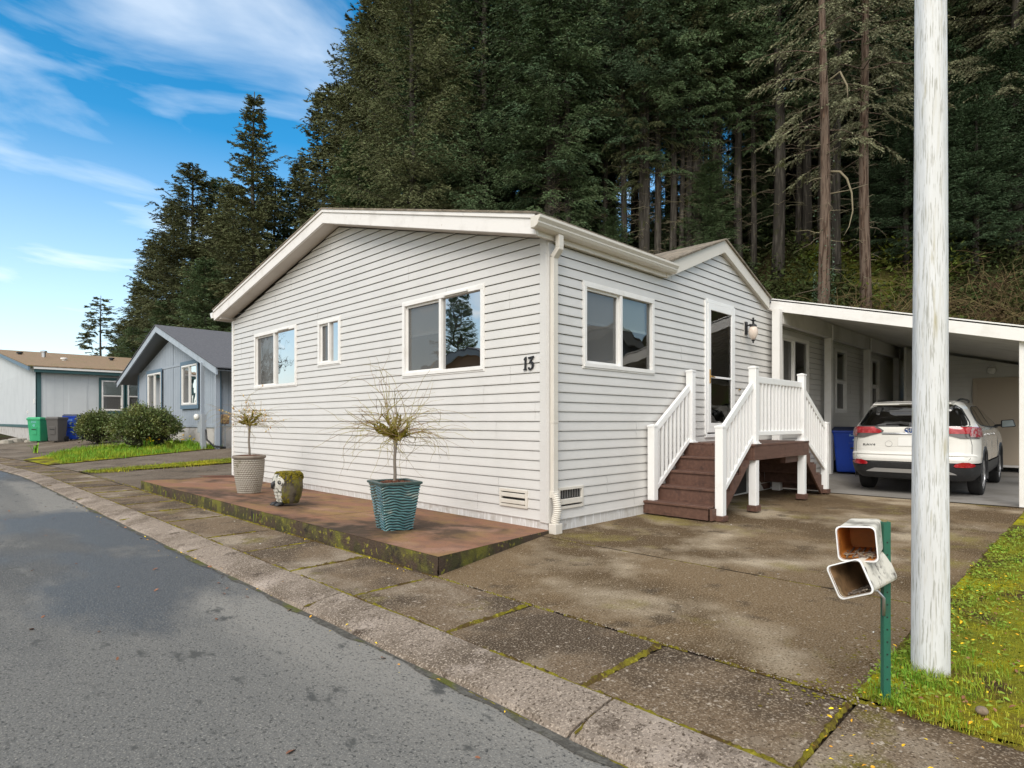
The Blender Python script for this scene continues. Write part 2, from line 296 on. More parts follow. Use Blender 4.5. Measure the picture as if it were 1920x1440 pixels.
class MB:
    def __init__(s): s.v = []; s.f = []
    def add(s, v, f):
        n = len(s.v); s.v += [Vector(p) for p in v]; s.f += [tuple(i + n for i in q) for q in f]; return s
    def box(s, x0, x1, y0, y1, z0, z1):
        v = [(x0, y0, z0), (x1, y0, z0), (x1, y1, z0), (x0, y1, z0), (x0, y0, z1), (x1, y0, z1), (x1, y1, z1), (x0, y1, z1)]
        return s.add(v, [(0, 3, 2, 1), (4, 5, 6, 7), (0, 1, 5, 4), (1, 2, 6, 5), (2, 3, 7, 6), (3, 0, 4, 7)])
    def hexa(s, v): return s.add(v, [(0, 3, 2, 1), (4, 5, 6, 7), (0, 1, 5, 4), (1, 2, 6, 5), (2, 3, 7, 6), (3, 0, 4, 7)])
    def prism(s, poly, ax, d0, d1):
        """poly of 2-D points extruded along ax: 'x' -> (d,a,b); 'y' -> (a,d,b); 'z' -> (a,b,d)"""
        P = {'x': lambda a, b, d: (d, a, b), 'y': lambda a, b, d: (a, d, b), 'z': lambda a, b, d: (a, b, d)}[ax]
        n = len(poly); v = [P(a, b, d0) for a, b in poly] + [P(a, b, d1) for a, b in poly]
        f = [tuple(range(n))[::-1], tuple(range(n, 2 * n))] + [(i, (i + 1) % n, n + (i + 1) % n, n + i) for i in range(n)]
        return s.add(v, f)
    def bar(s, a, b, w, h, up=(0, 0, 1)):
        a = Vector(a); b = Vector(b); d = (b - a).normalized(); up = Vector(up)
        r = d.cross(up).normalized() if abs(d.dot(up)) < .999 else Vector((1, 0, 0)); q = r.cross(d).normalized()
        r *= w / 2; q *= h / 2
        return s.hexa([a - r - q, a + r - q, b + r - q, b - r - q, a - r + q, a + r + q, b + r + q, b - r + q])
    def tube(s, pts, rad, n=6, cap=True):
        pts = [Vector(p) for p in pts]; k = len(pts)
        if isinstance(rad, (int, float)): rad = [rad] * k
        base = len(s.v); ref = None
        for i, p in enumerate(pts):
            d = (pts[min(i + 1, k - 1)] - pts[max(i - 1, 0)])
            d = d.normalized() if d.length > 1e-9 else Vector((0, 0, 1))
            if ref is None: ref = d.orthogonal().normalized()
            ref = (ref - d * ref.dot(d)); ref = ref.normalized() if ref.length > 1e-6 else d.orthogonal().normalized()
            b = d.cross(ref)
            for j in range(n):
                a = 2 * math.pi * j / n
                s.v.append(p + (ref * math.cos(a) + b * math.sin(a)) * rad[i])
        for i in range(k - 1):
            for j in range(n):
                s.f.append((base + i * n + j, base + i * n + (j + 1) % n, base + (i + 1) * n + (j + 1) % n, base + (i + 1) * n + j))
        if cap:
            s.f.append(tuple(base + j for j in range(n))[::-1]); s.f.append(tuple(base + (k - 1) * n + j for j in range(n)))
        return s
    def lathe(s, prof, n=24, c=(0, 0, 0), axis='z'):
        base = len(s.v); k = len(prof)
        for r, h in prof:
            for j in range(n):
                a = 2 * math.pi * j / n; x, y = r * math.cos(a), r * math.sin(a)
                p = {'z': (x, y, h), 'y': (x, h, y), 'x': (h, x, y)}[axis]
                s.v.append(Vector((c[0] + p[0], c[1] + p[1], c[2] + p[2])))
        for i in range(k - 1):
            for j in range(n): s.f.append((base + i * n + j, base + i * n + (j + 1) % n, base + (i + 1) * n + (j + 1) % n, base + (i + 1) * n + j))
        s.f.append(tuple(base + j for j in range(n))[::-1]); s.f.append(tuple(base + (k - 1) * n + j for j in range(n)))
        return s
    def grid(s, rows):
        n = len(rows[0]); base = len(s.v)
        for r in rows: s.v += [Vector(p) for p in r]
        for i in range(len(rows) - 1):
            for j in range(n - 1): s.f.append((base + i * n + j, base + i * n + j + 1, base + (i + 1) * n + j + 1, base + (i + 1) * n + j))
        return s
    def build(s, name, m, parent=None, smooth=False, bevel=0, kind=None, fix=True, local=False):
        off = Vector((0, 0, 0))
        if parent is not None and not local:
            p = parent
            while p is not None: off = off + WLOC.get(p.name, Vector((0, 0, 0))) if p.parent is None else off + p.location; p = p.parent
        me = mesh_from(name, [p - off for p in s.v], s.f, False)
        if fix:
            bm = bmesh.new(); bm.from_mesh(me); bmesh.ops.recalc_face_normals(bm, faces=bm.faces); bm.to_mesh(me); bm.free()
        if smooth:
            for p in me.polygons: p.use_smooth = True
        o = link(name, me, m, parent)
        if bevel:
            b = o.modifiers.new('bevel', 'BEVEL'); b.width = bevel; b.segments = 2; b.limit_method = 'ANGLE'; b.angle_limit = R(40)
        if kind: o['kind'] = kind
        return o
def copy_tree(o, parent=None):
    c = o.copy(); COL.objects.link(c); c.parent = parent
    for ch in list(o.children): copy_tree(ch, c)
    return c
def text_mb(txt, size, depth=.001):
    cu = bpy.data.curves.new('t', 'FONT'); cu.body = txt; cu.size = size; cu.extrude = depth; cu.align_x = 'CENTER'; cu.resolution_u = 3
    o = bpy.data.objects.new('t', cu); COL.objects.link(o)
    me = bpy.data.meshes.new_from_object(o.evaluated_get(bpy.context.evaluated_depsgraph_get()))
    bpy.data.objects.remove(o); v = [x.co.copy() for x in me.vertices]; f = [tuple(p.vertices) for p in me.polygons]
    bpy.data.meshes.remove(me); return v, f
def lerp(a, b, t): return a + (b - a) * t
def cl(x, a=0., b=1.): return max(a, min(b, x))
def sm(x): x = cl(x); return x * x * (3 - 2 * x)

# ------------------------------------------------------------------ terrain
TQ = [-3, -.2, .0, .1, .16, .26, .37, .5, .85, 3]; TT = [0, 0, .12, .2, .30, .34, .41, .52, .62, .62]
def hill(x, y):
    dx, dy = x - CX, y - CY; v = cA * dx + sA * dy; u = sA * dx - cA * dy
    if v < 22: return 0.
    q = u / v; T = float(np.interp(q, TQ, TT))
    e = cl((v - 22) / 40); h = T * 62 * (e ** .85)
    if v > 62: h *= max(.3, 1 - (v - 62) * .01)
    return h
def G(x, y):
    z = .3 * sm((y - 9) / 6) * cl((x + 2.0) / 4) + .02 * max(0, min(y, 40) - 15)
    if y < 2: z += .10 * sm((x - 6) / 1.5) * sm((y + 1.1) / .6) * cl((2 - y) / 1.5)
    return z + hill(x, y)
def sheet(name, m, x0, x1, y0, y1, dz, step=.5, kind='structure', zf=None, **kw):
    """x0,x1 may be functions of y"""
    X0 = x0 if callable(x0) else (lambda y: x0); X1 = x1 if callable(x1) else (lambda y: x1)
    ny = max(1, int(abs(y1 - y0) / step)); nx = max(1, int(abs(X1(y0) - X0(y0)) / step)); zf = zf or G
    rows = []
    for j in range(ny + 1):
        y = lerp(y0, y1, j / ny); rows.append([(lerp(X0(y), X1(y), i / nx), y, zf(lerp(X0(y), X1(y), i / nx), y) + dz) for i in range(nx + 1)])
    mb = MB().grid(rows); o = mb.build(name, m, kind=kind, fix=False)
    if o.data.polygons[0].normal.z < 0: o.data.flip_normals()
    for k, v in kw.items(): o[k] = v
    return o
def nonuni():
    a = list(np.arange(-30, 30.1, 1.5)); b = [36, 44, 54, 66, 80, 100, 130, 170, 230, 320, 500, 800]
    return sorted([-t for t in b] + a + b)
gx = nonuni()
rows = [[(x, y, G(x, y) - .16) for x in gx] for y in gx]
ground = MB().grid(rows).build('ground', 'forest_floor', kind='structure', fix=False, smooth=True)
def bend(y): return -.012 * max(0, y - 11) ** 2 if y < 22 else -1.452 - .26 * (y - 22)
def zr(x, y): return .02 * max(0, min(y, 40) - 15)
sheet('road', 'asphalt', -9.6, lambda y: -2.80 + bend(y), -30, 45, -.055, 1.0, zf=zr)
# rolled kerb: sections between joints
cj = [-6.9, -4.7, -2.62, -.45, 1.80, 4.22, 6.88, 9.5, 12.2, 15., 18., 21., 24, 27, 30]
prof = [(-2.86, -.12), (-2.86, -.052), (-2.84, -.034), (-2.79, -.022), (-2.70, -.008), (-2.62, .004), (-2.575, .006), (-2.575, -.12)]
mb = MB()
for a, b in zip(cj[:-1], cj[1:]):
    n = 6; rows = []
    for i in range(n + 1):
        y = lerp(a + .006, b - .006, i / n); rows.append([(x + bend(y) + .006 * math.sin(y * 5 + x * 9), y, z + zr(0, y)) for x, z in prof])
    mb.grid(rows); mb.f.append(tuple(range(len(mb.v) - 8, len(mb.v)))); k = len(mb.v) - 8 * (n + 1); mb.f.append(tuple(range(k, k + 8)))
mb.build('curb', 'curb', kind='structure', bevel=.004)
# sidewalk panels
mb = MB(); ys = [-9.2, -8.2, -7.2, -6.2, -5.25, -4.3, -3.33, -2.45, -1.52, -.56, .36, 1.28, 2.2, 3.5, 4.5, 5.45, 6.4, 7.4, 8.4, 9.5, 10.6, 11.7, 12.9, 14, 15.2, 16.5, 18, 20, 22, 24]
for a, b in zip(ys[:-1], ys[1:]):
    g = .012 if a < 9 else .008; dz = random.uniform(-.004, .003); bx = (bend(a) + bend(b)) / 2
    mb.hexa([(-2.555 + bend(a), a + g, -.1), (-1.892 + bend(a), a + g, -.1), (-1.892 + bend(b), b - g, -.1), (-2.555 + bend(b), b - g, -.1),
             (-2.555 + bend(a), a + g, dz + zr(0, a)), (-1.892 + bend(a), a + g, dz + zr(0, a)), (-1.892 + bend(b), b - g, dz + zr(0, b)), (-2.555 + bend(b), b - g, dz + zr(0, b))])
mb.build('sidewalk', 'concrete_walk', kind='structure', bevel=.006)
# driveway in front of the porch: two panels and the part up to the carport
def slabtop(mb, x0, x1, y0, y1, nx, ny, skew=None, dz=0):
    rows = []
    for j in range(ny + 1):
        rows.append([])
        for i in range(nx + 1):
            x = lerp(x0, x1, i / nx); yy0, yy1 = (skew(x) if skew else (y0, y1)); y = lerp(yy0, yy1, j / ny); rows[-1].append((x, y, G(x, y) + dz))
    b = len(mb.v); mb.grid(rows)
mb = MB()
slabtop(mb, -1.875, -.185, -3.31, 0, 6, 12, lambda x: (-3.31 - .02 * math.sin(x * 3), -.55 + (x + 1.835) * .29))
slabtop(mb, -.165, 5.70, -3.31, 0, 12, 8, None)
d = mb.build('driveway', 'concrete_drive', kind='structure', fix=False)
sheet('carport_floor', 'concrete_port', 5.705, 16, -4.2, 0, .010, .2)
mb = MB().box(-1.9, 6, -3.32, .0, -.06, -.012); mb.build('driveway_bed', 'soil', kind='structure')
sheet('rear_driveway', 'concrete_far', lambda y: -1.88 + bend(y), 14, 8.65, 11.4, .0, 1.0)
sheet('driveway_apron', 'concrete_far', -1.88, -.0, 7.0, 8.66, -.002, .5)
sheet('neighbor_driveway', 'concrete_far', lambda y: -1.88 + bend(y), 14, 12.5, 15.2, .0, .7)
sheet('far_driveway', 'concrete_far', lambda y: -1.88 + bend(y), 2.25, 15.21, 28, .0, .8)
# raised patio slab
def patio_z(x): return lerp(.03, .135, cl(-x / 1.835))
mb = MB()
pj = [None, 1.9, 4.4, None]
def yfront(x): return lerp(-.02, -.533, -x / 1.835)
def yback(x): return lerp(8.62, 7.55, -x / 1.8)
segs = [(yfront, lambda x: 1.9 - .10 * x * 0 - (x + 1.835) * -.22 * 1), (lambda x: 1.912 + (x + 1.835) * .22, lambda x: 4.9), (lambda x: 4.912, yback)]
for fa, fb in segs:
    xs = [-1.835, -1.2, -.6, -.004]
    for i in range(3):
        xa, xb = xs[i], xs[i + 1]
        mb.add([(xa, fa(xa), patio_z(xa)), (xb, fa(xb), patio_z(xb)), (xb, fb(xb), patio_z(xb)), (xa, fb(xa), patio_z(xa))], [(0, 1, 2, 3)])
mb.build('patio', 'patio_red', kind='structure', fix=False)
def rough_face(pts_a, pts_b, n, amp, nrm):
    rows = []
    for j in range(4):
        r = []
        for i in range(n + 1):
            t = i / n; p = Vector(pts_a).lerp(Vector(pts_b), t)
            h = patio_z(p.x) - .001; o = random.uniform(0, amp) * (1 if j not in (3,) else .3)
            r.append((p.x + nrm[0] * o, p.y + nrm[1] * o, lerp(-.03, h, j / 3)))
        rows.append(r)
    return rows
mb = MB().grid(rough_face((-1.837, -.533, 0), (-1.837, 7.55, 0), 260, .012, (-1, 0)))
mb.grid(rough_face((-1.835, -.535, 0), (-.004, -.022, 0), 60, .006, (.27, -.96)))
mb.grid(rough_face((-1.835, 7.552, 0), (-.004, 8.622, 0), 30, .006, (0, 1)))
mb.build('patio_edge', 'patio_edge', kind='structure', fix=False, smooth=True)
sheet('planting_soil', 'mulch', -.62, -.005, 8.2, 8.62, .012, .2, zf=lambda x, y: patio_z(x) - .0)
# lawns and verge
sheet('lawn', 'lawn_base', lambda y: -1.87, 5.70, -9.5, -3.315, .012, .35)
sheet('strip_soil', 'soil', -1.85, 14, 11.38, 12.52, -.006, .5)
sheet('lawn_strip', 'lawn_base', lambda y: -1.5 + 2.2 * abs(y - 11.95), 3.5, 11.55, 12.35, .02, .15)
sheet('neighbor_lawn', 'lawn_base', lambda y: -1.90 + bend(y) + max(0, y - 17.5) * .8, lambda y: 2.26, 15.20, 20.5, .02, .5)
sheet('verge', 'lawn_base', -60, -9.9, -30, 45, -.0, 4.0, zf=zr)
mb = MB().box(-9.9, -9.6, -30, 45, -.2, .02); mb.build('far_curb', 'curb', kind='structure')

sheet('gutter_grit', 'grit', lambda y: -2.895 + bend(y) + .012 * math.sin(y * 3.1) + .010 * math.sin(y * 7.7) + .008 * math.sin(y * 19), lambda y: -2.84 + bend(y), -9, 24, -.051, .08, zf=zr)
# moss in the joints: lumpy ribbons
def ribbon(mb, a, b, w, h, zf=lambda x, y: 0, dens=60, gap=.25):
    a = Vector((a[0], a[1], 0)); b = Vector((b[0], b[1], 0)); L = (b - a).length; d = (b - a) / L; nrm = Vector((-d.y, d.x, 0))
    t = 0; runs = []
    while t < L:
        l = random.uniform(.08, .6); runs.append((t, min(L, t + l))); t += l + (random.uniform(0, .3) if random.random() < gap else 0)
    for t0, t1 in runs:
        n = max(3, int((t1 - t0) * dens)); r0, r1, r2 = [], [], []
        for i in range(n + 1):
            p = a + d * lerp(t0, t1, i / n); e = math.sin(math.pi * cl(i / n, .02, .98)) ** .3
            ww = w * random.uniform(.5, 1.3) * e; hh = h * random.uniform(.4, 1.4) * e; z = zf(p.x, p.y)
            r0.append(p - nrm * ww + Vector((0, 0, z - .006))); r1.append(p + nrm * random.uniform(-.3, .3) * ww + Vector((0, 0, z + hh))); r2.append(p + nrm * ww + Vector((0, 0, z - .006)))
        mb.grid([r0, r1, r2])
mb = MB()
for y in ys[1:]:
    w = {-3.33: .016, -2.45: .028, -1.52: .02, .36: .018}.get(y, .010)
    ribbon(mb, (-2.56 + bend(y), y), (-1.89 + bend(y), y + .02), w, .012 if w > .015 else .006, zr, gap=.0 if w > .015 else .5)
for a, b in zip(ys[:-1], ys[1:]): ribbon(mb, (-2.566 + bend(a), a), (-2.566 + bend(b), b), .013, .012, zr, gap=.25)
for y in cj[1:10]: ribbon(mb, (-2.86 + bend(y), y - .03), (-2.58 + bend(y), y + .03), .008, .006, lambda x, yy: -.02, gap=.5)
ribbon(mb, (-1.885, -9), (-1.885, -3.3), .035, .016, gap=0)
ribbon(mb, (-1.88, -3.318), (5.6, -3.318), .028, .012, gap=.1)
for a in np.arange(-3.3, 7.5, .8): ribbon(mb, (-1.88, a), (-1.88, a + .8), .012 if a > -.6 else .007, .008, gap=.5 if a > -.6 else .9)
ribbon(mb, (-.175, -3.3), (-.175, -.1), .006, .002, gap=.9)
ribbon(mb, (-1.85, 7.6), (-1.85, 11.4), .02, .01, zr); ribbon(mb, (-1.85, 12.4), (-1.85, 15.3), .02, .012, zr)
for a in range(-3, 16, 2): ribbon(mb, (-2.865 + bend(a), a), (-2.865 + bend(a + 1), a + 1), .012, .005, lambda x, y: -.053, gap=.99) if a % 4 == 1 else None
# scattered tufts along the patio foot and by the green post
for i in range(320):
    k = i % 4
    if k < 2: x, y = -1.86 - abs(random.gauss(0, .05)), random.uniform(-.4, 7.5)
    elif k == 2: x, y = random.gauss(-2.0, .18), random.uniform(-3.3, -2.9) - .0
    else: x, y = random.uniform(-1.6, -.5), random.gauss(-3.25, .06)
    if k == 2: x, y = random.gauss(-1.9, .12), -3.3 + abs(random.gauss(0, .16))
    r = random.uniform(.003, .010); n = 6
    v = [(x + r * random.uniform(.7, 1.3) * math.cos(q * math.pi / 3), y + r * random.uniform(.7, 1.3) * math.sin(q * math.pi / 3), .001) for q in range(6)] + [(x, y, .003 + r * .35)]
    mb.add(v, [(q, (q + 1) % 6, 6) for q in range(6)])
o = mb.build('joint_moss', 'moss', kind='stuff', fix=False, smooth=True)
tag(o, 'yellow green moss growing in the pavement joints and along the patio foot', 'moss')

# ------------------------------------------------------------------ siding
PF = lambda a, o, z: (-o, a, z)           # street-side gable wall, plane X=0
PRW = lambda a, o, z: (a, -o, z)          # porch-side wall, plane Y=0
def siding_mb(P, a0, a1, z0, z1, top, opens, h=.1017, brk=(), seams=0, lip=.013, rnd=None):
    mb = MB(); rnd = rnd or random.Random(3)
    n = int((z1 - z0) / h) + 1
    def emit(s, e, zb, zt, zc, off):
        pts = sorted({s, e} | {b for b in brk if s < b < e} | {x for x in cross(zb, zc, zt) if s < x < e})
        for p, q in zip(pts[:-1], pts[1:]):
            if max(top(p), top(q)) <= zb + 1e-4: continue
            lv = [zb] + [z for z in (zc + .010, zc + h * .22, zc + h - .0125, zc + h - .012) if zb < z < zt] + [zt]
            if abs(zb - zc) < 1e-5:
                L_ = lip + off; zl = zb - .003
                mb.add([P(p, L_ - .0035, zl), P(q, L_ - .0035, zl), P(q, L_, zl), P(p, L_, zl), P(p, L_, zb), P(q, L_, zb), P(p, L_ - .0035, zb + .006), P(q, L_ - .0035, zb + .006), P(p, -.016, zb + .006), P(q, -.016, zb + .006)], [(0, 1, 2, 3), (3, 2, 5, 4), (0, 6, 7, 1), (6, 8, 9, 7)])
            for u, w in zip(lv[:-1], lv[1:]):
                def oo(z):
                    t = (z - zc) / h
                    return off + (lip if t < .1 else (-.012 if z > zc + h - .0122 else lerp(lip, .003, (t - .1) / .78)))
                mb.add([P(p, oo(min(u, top(p))), min(u, top(p))), P(q, oo(min(u, top(q))), min(u, top(q))), P(q, oo(min(w, top(q))), min(w, top(q))), P(p, oo(min(w, top(p))), min(w, top(p)))], [(0, 1, 2, 3)])
    def cross(*zs):
        out = set(); N = 400
        for z in zs:
            for i in range(N):
                p, q = lerp(a0, a1, i / N), lerp(a0, a1, (i + 1) / N)
                if (top(p) - z) * (top(q) - z) < 0: out.add(lerp(p, q, (z - top(p)) / (top(q) - top(p))))
        return out
    sj = rnd.uniform(a0, a1)
    for k in range(n):
        zc = z0 + k * h; zt = min(zc + h, z1)
        if k % 2 == 0: sj = sorted(rnd.uniform(a0, a1) for _ in range(seams))
        cuts = sorted({zc, zt} | {z for o in opens for z in (o[2], o[3]) if zc < z < zt})
        for zb, zu in zip(cuts[:-1], cuts[1:]):
            iv = [(a0, a1)]
            for (s, e, b, t) in opens:
                if b < zu - 1e-5 and t > zb + 1e-5:
                    nv = []
                    for p, q in iv:
                        if e <= p or s >= q: nv.append((p, q)); continue
                        if p < s: nv.append((p, s))
                        if e < q: nv.append((e, q))
                    iv = nv
            for p, q in iv:
                pts = [p] + [x for x in (sj if seams else []) if p < x < q] + [q]
                for i, (x, y) in enumerate(zip(pts[:-1], pts[1:])): emit(x, y, zb, zu, zc, .0016 * (i % 2))
    return mb
def fwtop(y): return 4.085 - .257 * (4.22 - y) if y < 4.22 else 4.085 - .2235 * (y - 4.22)
GPX, GPZ = 3.82, 3.66
def rwtop(x):
    if x < 2.2 or x > 5.45: return 3.02
    return max(3.02, GPZ - .40 * abs(x - GPX))
FW = [(5.633, 7.356, 1.751, 2.76), (4.179, 4.86, 2.02, 2.715), (.966, 2.538, 1.727, 2.69)]
RW = [(.571, 1.983, 1.736, 2.656), (3.343, 4.244, .93, 2.86), (6.15, 7.47, 1.15, 2.65), (9.07, 9.79, 1.34, 2.65), (11.73, 12.40, 1.34, 2.65)]
VF, VR = (.276, .696, .218, .41), (.134, .552, .222, .45)
house = thing('manufactured_house', 'pale grey clapboard house with street gable, side porch and the number 13', 'house', (0, 0, 0))
siding_mb(PF, .005, 8.44, .128, 4.2, fwtop, FW + [VF], brk=(4.22,), seams=3, rnd=random.Random(8)).build('wall_siding', 'siding', house, fix=False)
siding_mb(PRW, .005, 15.0, .128, 3.8, rwtop, RW + [VR], brk=(GPX,), seams=3, rnd=random.Random(4)).build('wall_siding', 'siding', house, fix=False)
# sheathing behind, dark rooms and the far walls
mb = MB()
mb.box(14.98, 15.0, .02, 8.4, .1, 3.1); mb.box(.02, 15, 8.42, 8.44, .1, 3.1)
mb.build('rear_wall', 'siding', house)
mb = MB(); mb.box(-.004, .0, .0, 8.44, -.05, .127).box(.0, 15.0, .0, .004, -.05, .127).box(0, 15, 8.43, 8.445, -.05, .127)
mb.v = [Vector((p.x - .0, p.y - .0, p.z)) for p in mb.v]
mb.build('skirting', 'skirting', house)
# corner boards
mb = MB(); mb.box(-.022, .0, .004, .098, .10, 3.06); mb.box(-.0225, .058, -.022, .003, .099, 3.0)
mb.box(-.030, -.0225, -.004, .018, .10, 3.0)
mb.build('corner_board', 'siding', house, bevel=.004)
MB().box(-.026, .002, 8.38, 8.455, .06, 3.15).build('corner_board', 'trim_white', house, bevel=.004)
# base flashing and J channel
MB().box(-.020, -.001, .10, 8.38, .117, .1275).box(.06, 5.6, -.020, -.001, .117, .1275).build('starter_strip', 'siding', house)
# rake boards
def rake(y0, zt0, zb0, y1, zt1, zb1, x0, x1, mb): mb.prism([(y0, zb0), (y1, zb1), (y1, zt1), (y0, zt0)], 'x', x0, x1)
mb = MB(); rake(-.075, 3.172, 2.975, 4.222, 4.286, 4.088, -.27, -.232, mb); mb.build('rake_board', 'trim_wood', house, bevel=.003)
mb = MB(); rake(4.2225, 4.286, 4.088, 8.735, 3.377, 3.172, -.27, -.232, mb); mb.build('rake_board', 'trim_wood', house, bevel=.003)
mb = MB(); rake(-.075, 3.176, 3.132, 1.0, 3.455, 3.411, -.286, -.2705, mb); rake(1.004, 3.456, 3.412, 4.222, 4.29, 4.246, -.286, -.2705, mb); rake(4.2225, 4.29, 4.246, 8.74, 3.381, 3.337, -.286, -.2705, mb)
mb.build('rake_trim', 'trim_wood', house, bevel=.003)
mb = MB(); rake(-.02, 3.025, 3.0, 4.222, 4.12, 4.10, -.232, -.002, mb); mb.build('soffit', 'soffit', house)
mb = MB(); rake(4.2225, 4.12, 4.10, 8.45, 3.26, 3.24 - .02, -.232, -.002, mb)
mb.prism([(8.456, 3.185), (8.70, 3.175), (8.70, 3.32), (8.456, 3.24)], 'x', -.231, 15.0)
mb.build('soffit', 'soffit', house)
MB().prism([(8.70, 3.17), (8.728, 3.17), (8.728, 3.37), (8.70, 3.37)], 'x', -.231, 15).build('fascia', 'trim_wood', house)
# eave fascia, gutter
MB().box(-.231, 2.25, -.064, -.036, 2.972, 3.172).build('fascia', 'trim_cream', house, bevel=.003)
MB().box(-.23, 2.25, -.036, -.001, 3.0, 3.02).box(5.45, 15, -.036, -.001, 3.0, 3.02).build('soffit', 'soffit', house)
gp = [(-.066, 3.135), (-.066, 3.022), (-.125, 3.022), (-.150, 3.035), (-.168, 3.062), (-.168, 3.076), (-.192, 3.108), (-.192, 3.132), (-.178, 3.132), (-.178, 3.124), (-.184, 3.106), (-.160, 3.078), (-.160, 3.062), (-.146, 3.042), (-.123, 3.030), (-.072, 3.030), (-.072, 3.135)]
mb = MB().prism(gp, 'x', -.335, 2.30); mb.prism([(-.070, 3.13), (-.070, 3.026), (-.124, 3.026), (-.150, 3.04), (-.165, 3.07), (-.188, 3.11), (-.188, 3.13)], 'x', -.338, -.330).prism([(-.070, 3.13), (-.070, 3.026), (-.124, 3.026), (-.150, 3.04), (-.165, 3.07), (-.188, 3.11), (-.188, 3.13)], 'x', 2.294, 2.302)
mb.build('gutter', 'trim_cream', house)
MB().prism([(8.73, 3.33), (8.73, 3.22), (8.80, 3.22), (8.845, 3.28), (8.86, 3.33)], 'x', -.30, 15).build('gutter', 'trim_white', house)
mb = MB(); w = .03
mb.box(.00, .075, -.145, -.095, 2.90, 3.022)
mb.hexa([(.0, -.145, 2.875), (.075, -.145, 2.875), (.075, -.095, 2.90), (.0, -.095, 2.90), (.0, -.073, 2.80), (.075, -.073, 2.80), (.075, -.026, 2.83), (.0, -.026, 2.83)])
mb.box(.001, .074, -.145, -.095, 2.874, 2.902)
mb.box(.0, .075, -.0725, -.0255, .40, 2.815)
mb.build('downspout', 'trim_cream', house, bevel=.005)
MB().box(-.002, .077, -.0745, -.0235, 1.12, 1.145).build('downspout_strap', 'trim_cream', house, bevel=.003)
MB().box(-.003, .078, -.076, -.022, .36, .43).build('downspout_strap', 'trim_cream', house, bevel=.003)
pr = []
for i in range(61):
    t = i / 60; z = lerp(.40, .10, t); pr.append(((.036 + .006 * math.sin(t * 3), -.055 - .03 * math.sin(t * math.pi), z), .040 + .0055 * math.sin(i * 1.57) + .004 * t))
MB().tube([p for p, r in pr], [r for p, r in pr], 14).build('flexible_elbow', 'trim_cream', house, smooth=True)
MB().box(-.02, .09, -.115, -.02, -.02, .10).build('drain_box', 'trim_cream', house, bevel=.006)
# roof slopes
def slope(name, m, P0, P1, P2, P3, t=.03):
    mb = MB(); a = [Vector(p) for p in (P0, P1, P2, P3)]; mb.hexa([p for p in a] + [p + Vector((0, 0, t)) for p in a]); return mb.build(name, m, house)
slope('roof', 'shingle_brown', (-.295, -.10, 3.170), (2.12, -.10, 3.170), (2.12, 4.22, 4.289), (-.295, 4.22, 4.289), .022)
slope('roof', 'shingle_brown', (2.121, .03, 3.204), (15.05, .03, 3.204), (15.05, 4.22, 4.289), (2.121, 4.22, 4.289), .022)
slope('roof', 'shingle_brown', (-.295, 4.2205, 4.289), (15.05, 4.2205, 4.289), (15.05, 8.77, 3.376), (-.295, 8.77, 3.376), .022)
# porch gable
mb = MB().prism([(2.2, 2.965), (GPX, 3.612), (GPX, 3.789), (2.2, 3.15)], 'y', -.078, -.044); mb.build('rake_board', 'trim_cream', house, bevel=.003)
mb = MB().prism([(GPX + .001, 3.612), (5.445, 3.0), (5.445, 3.174), (GPX + .001, 3.789)], 'y', -.078, -.044); mb.build('rake_board', 'trim_cream', house, bevel=.003)
mb = MB().prism([(2.3, 3.012), (GPX, 3.62), (5.44, 3.01), (5.44, 3.03), (GPX, 3.64), (2.3, 3.03)], 'y', -.043, -.001); mb.build('soffit', 'soffit', house)
mb = MB().prism([(2.08, 3.105), (GPX, 3.790), (GPX, 3.815), (2.08, 3.130)], 'y', -.105, 2.7); mb.build('roof', 'shingle_brown', house)
mb = MB().prism([(GPX + .001, 3.790), (5.475, 3.166), (5.475, 3.191), (GPX + .001, 3.815)], 'y', -.105, 2.7); mb.build('roof', 'shingle_brown', house)
mb = MB()   # shingle courses on the visible little slope
for k in range(11):
    x = lerp(2.15, 3.75, k / 10); z = lerp(3.135, 3.800, (x - 2.08) / (GPX - 2.08)) - .005
    y = -.108
    while y < 2.5:
        l = random.uniform(.18, .34); t = random.uniform(.004, .012)
        mb.hexa([(x, y, z), (x + .2, y, z + .075), (x + .2, y + l - .012, z + .075), (x, y + l - .012, z), (x, y, z + t), (x + .2, y, z + .078), (x + .2, y + l - .012, z + .078), (x, y + l - .012, z + t)]); y += l
mb.build('shingles', 'shingle_brown', house)
MB().prism([(5.35, 3.20), (5.75, 3.12), (5.75, 3.145), (5.35, 3.225)], 'y', -.02, .8).build('flashing', 'shingle_dark', house)

